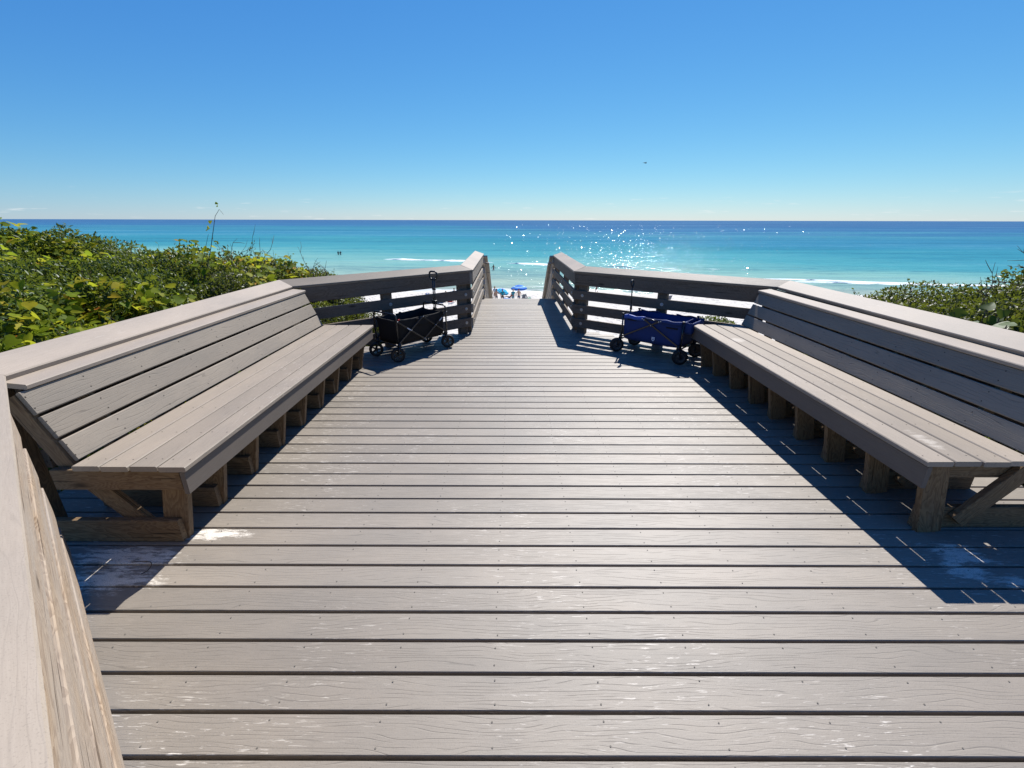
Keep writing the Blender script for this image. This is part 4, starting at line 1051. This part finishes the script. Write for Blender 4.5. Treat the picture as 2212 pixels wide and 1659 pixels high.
def person(label, x, y, z, face, skin, hair, top=None, bottom='navy', hat=None, pose=None, group='people on the beach', h=1.72, longhair=False, sleeves=True, legs_long=False):
    """face: heading angle about Z (0 looks along +Y)"""
    k = h / 1.72
    root = empty('person', (x, y, z), face); tag(root, label, 'person', group)
    J = dict(pelvis=((0, 0, .93), (.145, .10)), waist=((0, 0, 1.08), (.125, .09)), chest=((0, .01, 1.30), (.175, .115)), collar=((0, 0, 1.42), (.09, .07)), neck=((0, .01, 1.49), .05), jaw=((0, .03, 1.56), (.065, .08)), crown=((0, .02, 1.67), (.075, .09)))
    for s_, sg in (('l', -1), ('r', 1)):
        J['sh' + s_] = ((sg * .205, 0, 1.40), .066); J['el' + s_] = ((sg * .265, -.02, 1.13), .052); J['wr' + s_] = ((sg * .27, .05, .90), .030); J['pa' + s_] = ((sg * .275, .07, .83), (.020, .036))
        for q in range(4): J['f%d%s' % (q, s_)] = ((sg * (.272 + .004 * q), .045 + .018 * q, .745 + .006 * abs(q - 1)), .009)
        J['th' + s_] = ((sg * .262, .105, .79), .010)
        J['hp' + s_] = ((sg * .095, 0, .88), .088); J['kn' + s_] = ((sg * .10, .02, .49), .058); J['an' + s_] = ((sg * .10, -.01, .09), .038); J['to' + s_] = ((sg * .11, .13, .035), .035)
    if pose:
        for n_, p in pose.items():
            J[n_] = (p, J[n_][1])
        for s_ in 'lr':      # fingers follow the palm
            if 'pa' + s_ in pose:
                sg = -1 if s_ == 'l' else 1; p = Vector(pose['pa' + s_]); d = (p - Vector(J['wr' + s_][0])).normalized()
                for q in range(4): J['f%d%s' % (q, s_)] = (tuple(p + d * .085 + Vector((0, .018 * (q - 1.5), .004 * q))), .009)
                J['th' + s_] = (tuple(p + d * .03 + Vector((0, .045, .01))), .010)
    E_ = [('pelvis', 'waist'), ('waist', 'chest'), ('chest', 'collar'), ('collar', 'neck'), ('neck', 'jaw'), ('jaw', 'crown')]
    for s_ in 'lr':
        E_ += [('collar', 'sh' + s_), ('sh' + s_, 'el' + s_), ('el' + s_, 'wr' + s_), ('wr' + s_, 'pa' + s_), ('pa' + s_, 'th' + s_), ('pelvis', 'hp' + s_), ('hp' + s_, 'kn' + s_), ('kn' + s_, 'an' + s_), ('an' + s_, 'to' + s_)]
        E_ += [('pa' + s_, 'f%d%s' % (q, s_)) for q in range(4)]
    sc3 = lambda p: tuple(np.array(p) * k)
    Jk = {n_: (sc3(p), (tuple(q * k for q in r_) if isinstance(r_, tuple) else r_ * k)) for n_, (p, r_) in J.items()}
    skin_obj('body', Jk, E_, skin, root)
    V3 = lambda n_: Vector(Jk[n_][0]); g = lambda n_, e=.018: (Jk[n_][1][0] + e, Jk[n_][1][1] + e) if isinstance(Jk[n_][1], tuple) else Jk[n_][1] + e
    if top:
        T = {n_: (Jk[n_][0], g(n_)) for n_ in ('pelvis', 'waist', 'chest', 'collar')}; te = [('pelvis', 'waist'), ('waist', 'chest'), ('chest', 'collar')]
        for s_ in 'lr':
            T['sh' + s_] = (Jk['sh' + s_][0], g('sh' + s_)); f = 1.0 if sleeves == 'long' else .62
            end = V3('sh' + s_).lerp(V3('el' + s_), f); T['sl' + s_] = (tuple(end), .060 * k); te += [('collar', 'sh' + s_), ('sh' + s_, 'sl' + s_)]
            if sleeves == 'long': T['cu' + s_] = (tuple(V3('el' + s_).lerp(V3('wr' + s_), .9)), .045 * k); te.append(('sl' + s_, 'cu' + s_))
        skin_obj('shirt', T, te, top, root)
    if bottom:
        T = {'pelvis': (Jk['pelvis'][0], g('pelvis', .020))}; te = []
        wv = V3('pelvis').lerp(V3('waist'), .6); T['belt'] = (tuple(wv), g('waist', .014)); te.append(('pelvis', 'belt'))
        for s_ in 'lr':
            T['hp' + s_] = (Jk['hp' + s_][0], g('hp' + s_, .022)); T['le' + s_] = (tuple(V3('hp' + s_).lerp(V3('kn' + s_), .95 if legs_long else .68)), .085 * k); te += [('pelvis', 'hp' + s_), ('hp' + s_, 'le' + s_)]
        skin_obj('shorts', T, te, bottom, root)
    # face details and hair
    cr = V3('crown'); jw = V3('jaw'); up = (cr - jw).normalized(); fw = Vector((0, 1, 0)); fw = (fw - up * fw.dot(up)).normalized(); sd_ = up.cross(fw)
    hm = MB(); rot = Matrix((sd_ * -1, fw, up)).transposed().to_4x4(); rot.translation = cr - fw * .012 * k
    hm.lathe([(.098 * k * math.cos(a) * 1.0 + 1e-4, .112 * k * math.sin(a)) for a in np.linspace(-.25, math.pi / 2, 7)], 14, rot @ Matrix.Diagonal((.92, 1.08, 1, 1)))
    if longhair:
        hm.tube([cr - fw * .07 * k, jw - fw * .10 * k - up * .03, jw - fw * .09 * k - up * .17], [.075 * k, .07 * k, .03 * k], 10)
    hm.build('hair', hair, root, True)
    fm = MB()
    for sg in (-1, 1):
        e = jw + up * .055 * k + fw * .088 * k + sd_ * sg * .030 * k; fm.lathe([(.011 * k * math.cos(a) + 1e-5, .011 * k * math.sin(a)) for a in np.linspace(-1.57, 1.57, 5)], 8, Matrix.Translation(e))
    fm.build('eyes', 'black', root, True)
    if hat:
        hm2 = MB(); rot2 = rot.copy(); rot2.translation = cr + up * .035 * k
        hm2.lathe([(.20 * k, -.012 * k), (.13 * k, .0), (.105 * k, .008 * k), (.098 * k, .06 * k), (.07 * k, .095 * k), (.001, .10 * k)], 18, rot2); hm2.build('hat', hat, root, True)
    return root
arms_out = dict(ell=(-.33, -.02, 1.16), wrl=(-.42, .03, .97), pal=(-.45, .05, .91), elr=(.33, -.02, 1.16), wrr=(.42, .03, .97), par=(.45, .05, .91))
def gz(x, y): return float(ground_z(np.array(float(x)), np.array(float(y))))
PI = math.pi
WD = 'people wading in the sea'
person('bather with arms held away from the body wading below the gap in the rails', -4.1, 99.0, SEA - .52, 0.15, 'skin_brown', 'hair_brown', None, 'pink', pose=arms_out, group=WD, longhair=True)
person('wader in dark clothes nearer the shrub, one of the pair far out', -54.2, 142.5, SEA - .5, -.3, 'skin_brown', 'hair_brown', 'navyd', 'black', group=WD)
person('wader in dark clothes nearer the wave foam, one of the pair far out', -53.3, 142.0, SEA - .5, .5, 'skin_brown', 'hair_brown', 'black', 'navyd', group=WD, pose=dict(elr=(.32, .0, 1.2), wrr=(.42, .1, 1.05), par=(.45, .13, 1.0)))
BG = 'beach party beneath the walkway'
person('person in sun hat and white shirt standing behind the red haired one', -2.30, 58.6, gz(-2.3, 58.6), .3, 'skin_tan', 'hair_brown', 'white', 'grey', hat='straw', group=BG, h=1.82)
person('red haired bare shouldered person in grey shorts at the stair rail', -2.02, 57.0, gz(-2.0, 57), -.5, 'skin_fair', 'hair_red', None, 'grey', group=BG, pose=dict(elr=(.27, .12, 1.15), wrr=(.28, .34, 1.12), par=(.28, .41, 1.12)), longhair=True)
person('person in teal shirt and black shorts under the cyan umbrella', -1.25, 57.0, gz(-1.2, 57), .1, 'skin_tan', 'hair_brown', 'teal', 'black', group=BG, h=1.68, pose=dict(elr=(.30, .10, 1.12), wrr=(.34, .30, .98), par=(.35, .36, .94)))
person('person in teal shirt and teal shorts with a cap, back turned', .12, 57.0, gz(0, 57), .2, 'skin_tan', 'hair_grey', 'teal', 'teal', hat='straw', group=BG, h=1.68)
person('shirtless man in navy shorts beside the deck chairs', .85, 57.0, gz(.8, 57), -.2, 'skin_fair', 'hair_red', None, 'navy', group=BG, h=1.76)
person('shirtless sunburnt man in dark shorts seen through the rail by the black wagon', -7.45, 57.0, gz(-7.4, 57), .4, 'skin_tan', 'hair_brown', None, 'black', group='people seen through the rails', h=1.74)
person('small child in a hat holding something, seen through the rails', -8.6, 57.5, gz(-8.6, 57.5), .8, 'skin_brown', 'hair_brown', 'black', 'navyd', hat='straw', group='people seen through the rails', h=1.35, pose=dict(elr=(.24, .2, 1.2), wrr=(.18, .38, 1.3), par=(.16, .44, 1.33)))
person('dark haired woman walking at the waterline seen above the second rail', 12.55, 66.2, gz(12.5, 66.2), 1.2, 'skin_fair', 'hair_brown', 'black', 'black', group='people seen through the rails', h=1.62, longhair=True, pose=dict(knl=(-.10, .16, .50), anl=(-.10, .12, .10), tol=(-.11, .26, .05), knr=(.10, -.02, .50), anr=(.10, -.22, .12), tor=(.11, -.12, .04), elr=(.25, .12, 1.15), wrr=(.24, .32, 1.2), par=(.24, .39, 1.22)))
# reclining sunbather in pink on a blue lounger
sit = dict(pelvis=(0, 0, .34), waist=(0, -.10, .46), chest=(0, -.24, .62), collar=(0, -.31, .72), neck=(0, -.34, .78), jaw=(0, -.35, .86), crown=(0, -.37, .97))
for s_, sg in (('l', -1), ('r', 1)):
    sit.update({'sh' + s_: (sg * .18, -.30, .70), 'el' + s_: (sg * .27, -.20, .48), 'wr' + s_: (sg * .24, .0, .42), 'pa' + s_: (sg * .22, .07, .42), 'hp' + s_: (sg * .09, .03, .33), 'kn' + s_: (sg * .10, .42, .44), 'an' + s_: (sg * .10, .82, .32), 'to' + s_: (sg * .11, .90, .42)})
person('sunbather in a pink top reclining on the blue lounger', -.30, 59.6, gz(-.3, 59.6) + .02, 1.35, 'skin_tan', 'hair_brown', 'pink', 'navyd', group=BG, pose=sit, longhair=True)

def lounger(label, x, y, rz, mat):
    root = empty('beach_lounger', (x, y, gz(x, y)), rz); tag(root, label, 'lounger', 'beach chairs')
    for (a, b_) in (((-.05, .16), (.95, .20)), ((-.05, .16), (-.5, .62))):
        mb = MB(); d = Vector((0, b_[0] - a[0], b_[1] - a[1])); mb.box((0, (a[0] + b_[0]) / 2, (a[1] + b_[1]) / 2), (.56, d.length, .025), Matrix.Rotation(math.atan2(d.z, d.y), 3, 'X')); mb.build('sling', mat, root, bevel=.01)
    for sx in (-.28, .28):
        mb = MB(); mb.tube([(sx, -.5, .62), (sx, -.05, .16), (sx, .95, .20), (sx, .95, .0)], .014, 6); mb.tube([(sx, -.3, .40), (sx, -.42, 0)], .014, 6); mb.build('frame_tube', 'steel', root, True)
lounger('bright blue low lounger under the sunbather in pink', -.30, 59.6, 1.35, 'bluebox')
def chair(label, x, y, rz, mat, hb=.78, group='beach chairs'):
    root = empty('beach_chair', (x, y, gz(x, y)), rz); tag(root, label, 'chair', group)
    for nm, a, b_ in (('seat', (.25, .30), (-.20, .24)), ('backrest', (-.20, .25), (-.46, hb))):
        mb = MB(); d = Vector((0, b_[0] - a[0], b_[1] - a[1])); mb.box((0, (a[0] + b_[0]) / 2, (a[1] + b_[1]) / 2), (.50, d.length, .02), Matrix.Rotation(math.atan2(d.z, d.y), 3, 'X')); mb.build(nm, mat, root, bevel=.008)
    for sx in (-.26, .26):
        mb = MB(); mb.tube([(sx, -.46, hb), (sx, -.20, .25), (sx, .12, .0), (sx, .16, .0)], .013, 6); mb.tube([(sx, .27, .30), (sx, -.22, .0), (sx, -.27, 0)], .013, 6); mb.build('leg', 'steel', root, True)
        mb = MB(); mb.box((sx, .0, .46), (.045, .44, .02)); mb.build('armrest', 'grey', root, bevel=.006)
        mb = MB(); mb.tube([(sx, .20, .455), (sx, .22, .30)], .010, 6); mb.build('arm_support', 'steel', root, True)
chair('tall grey folding chair behind the shirtless man in navy shorts', 1.38, 58.6, .5, 'chairgrey', .95)
chair('low teal folding chair between the grey chair and the green one', 1.75, 59.0, -1.2, 'teal', .70)
chair('green folding chair farthest from the umbrella people', 2.25, 59.2, -1.35, 'green', .78)
chair('grey folding chair alone on the sand behind the mid post of the rail', 20.6, 58.4, .4, 'chairgrey', .85)
chair('dark folding chair with blue towel seen left of the wagon handle', -10.9, 57.2, .3, 'cooler', .85)
chair('blue folding chair seen right of the wagon handle', -9.45, 57.2, -.3, 'bluebox', .85)
def boxthing(name, label, x, y, d, mat, lidmat, cat):
    root = empty(name, (x, y, gz(x, y))); tag(root, label, cat, 'coolers and boxes on the sand')
    mb = MB(); mb.box((0, 0, d[2] * .42), (d[0], d[1], d[2] * .84)); mb.build('box_body', mat, root, bevel=.02)
    mb = MB(); mb.box((0, 0, d[2] * .92), (d[0] * 1.04, d[1] * 1.05, d[2] * .15)); mb.build('lid', lidmat, root, bevel=.02)
    mb = MB(); mb.tube([(-d[0] * .54, -.1, d[2] * .6), (-d[0] * .60, -.05, d[2] * .62), (-d[0] * .60, .05, d[2] * .62), (-d[0] * .54, .1, d[2] * .6)], .012, 6); mb.build('handle', 'grey', root, True)
boxthing('cooler', 'dark cooler beside the child, seen through the rails', -9.0, 57.0, (.55, .40, .62), 'cooler', 'cooler', 'cooler')
boxthing('cooler', 'dark box on the sand beside the mid post of the rail', 19.6, 57.1, (.60, .45, .70), 'grey', 'cooler', 'cooler')
def bag(label, x, y, mat):
    root = empty('towel_bundle', (x, y, gz(x, y))); tag(root, label, 'towel', 'towels by the beach people')
    mb = MB(); mb.lathe([(.001, .30), (.16, .28), (.26, .20), (.30, .08), (.28, 0)], 14, Matrix.Diagonal((1.2, .8, 1, 1))); mb.build('folded_cloth', mat, root, True)
bag('red towel bundle at the feet of the sunburnt man', -8.05, 57.2, 'red')
tw_ = empty('striped_towel', (-10.9, 57.35, gz(-10.9, 57.35) + .80)); tag(tw_, 'pale and blue striped towel hung over the dark folding chair', 'towel', 'towels by the beach people')
for k in range(5):
    mb = MB(); mb.box((-.26 + k * .13, -.26, .14), (.125, .03, .62), Matrix.Rotation(.45, 3, 'X')); mb.build('stripe', 'blue' if k % 2 else 'white', tw_, bevel=.006)

def umbrella(label, x, y, rad, ht, lean, mats):
    root = empty('beach_umbrella', (x, y, gz(x, y))); tag(root, label, 'umbrella', 'beach umbrellas'); root.rotation_euler = (lean[0], lean[1], 0)
    mb = MB(); mb.tube([(0, 0, -.2), (0, 0, ht + .42)], .018, 8); mb.build('pole', 'steel', root, True)
    mb = MB(); mb.lathe([(.001, ht + .50), (.02, ht + .48), (.025, ht + .42), (.015, ht + .40)], 8); mb.build('finial', mats[0], root, True)
    rings = [(.0, .42), (.30, .385), (.58, .29), (.82, .155), (1.0, 0.0)]
    for i in range(4):
        (r0, z0), (r1, z1) = rings[i], rings[i + 1]; v = []; f = []; n = 16
        for rr_, zz in ((r0, z0), (r1, z1)):
            for k in range(n):
                a = 2 * PI * k / n; cut = 1.0 if k % 2 == 0 else .955
                v.append((rad * rr_ * cut * math.cos(a), rad * rr_ * cut * math.sin(a), ht + zz * (rad / 1.1) - (.02 if k % 2 else 0) * rr_))
        for k in range(n): f.append((k, (k + 1) % n, n + (k + 1) % n, n + k))
        mb = MB(); mb.add(v, f); o = mb.build('canopy_band', mats[i], root, True); so = o.modifiers.new('thick', 'SOLIDIFY'); so.thickness = .006
    v = []; f = []; n = 16
    for rr_, dz in ((1.0, 0), (1.01, -.12)):
        for k in range(n):
            a = 2 * PI * k / n; cut = 1.0 if k % 2 == 0 else .955; v.append((rad * rr_ * cut * math.cos(a), rad * rr_ * cut * math.sin(a), ht + dz - (.02 if k % 2 else 0)))
    for k in range(n): f.append((k, (k + 1) % n, n + (k + 1) % n, n + k))
    mb = MB(); mb.add(v, f); mb.build('valance', mats[3], root)
    for k in range(8):
        a = 2 * PI * k / 8; mb = MB(); mb.tube([(0, 0, ht + .34), (rad * .5 * math.cos(a), rad * .5 * math.sin(a), ht + .28), (rad * .97 * math.cos(a), rad * .97 * math.sin(a), ht + .0)], .006, 4); mb.build('rib', 'steel', root)
umbrella('bright cyan beach umbrella leaning over the person in black shorts', -1.62, 58.4, .88, 1.34, (.18, .22), ('blue', 'cyan', 'cyan', 'cyan'))
umbrella('blue beach umbrella with a pale stripe above the shirtless man', .92, 58.4, 1.05, 1.72, (.05, -.02), ('blue', 'blue', 'paleblue', 'blue'))

# a bird gliding over the sea
bd = empty('sea_bird', (.2705 * 80, 80.0, 1.7 + 80 * .1100)); tag(bd, 'small dark bird gliding high above the sea', 'bird'); bd.rotation_euler = (0, .25, .2)
M['bird'] = plain('dark_plumage', (.02, .018, .018), .8, .2)
bj = dict(tail=((-.24, 0, 0), (.05, .015)), rump=((-.12, 0, 0), (.06, .05)), breast=((.06, 0, 0), (.075, .07)), neck=((.17, 0, .02), .045), head=((.24, 0, .03), .042), beak=((.33, 0, .02), .010))
be = [('tail', 'rump'), ('rump', 'breast'), ('breast', 'neck'), ('neck', 'head'), ('head', 'beak')]
for nm, sg in (('l', 1), ('r', -1)):
    bj['w1' + nm] = ((.08, sg * .20, .07), (.09, .018)); bj['w2' + nm] = ((.03, sg * .42, .10), (.07, .012)); bj['w3' + nm] = ((-.10, sg * .66, .05), (.025, .006)); be += [('breast', 'w1' + nm), ('w1' + nm, 'w2' + nm), ('w2' + nm, 'w3' + nm)]
skin_obj('body', bj, be, 'bird', bd, 2)
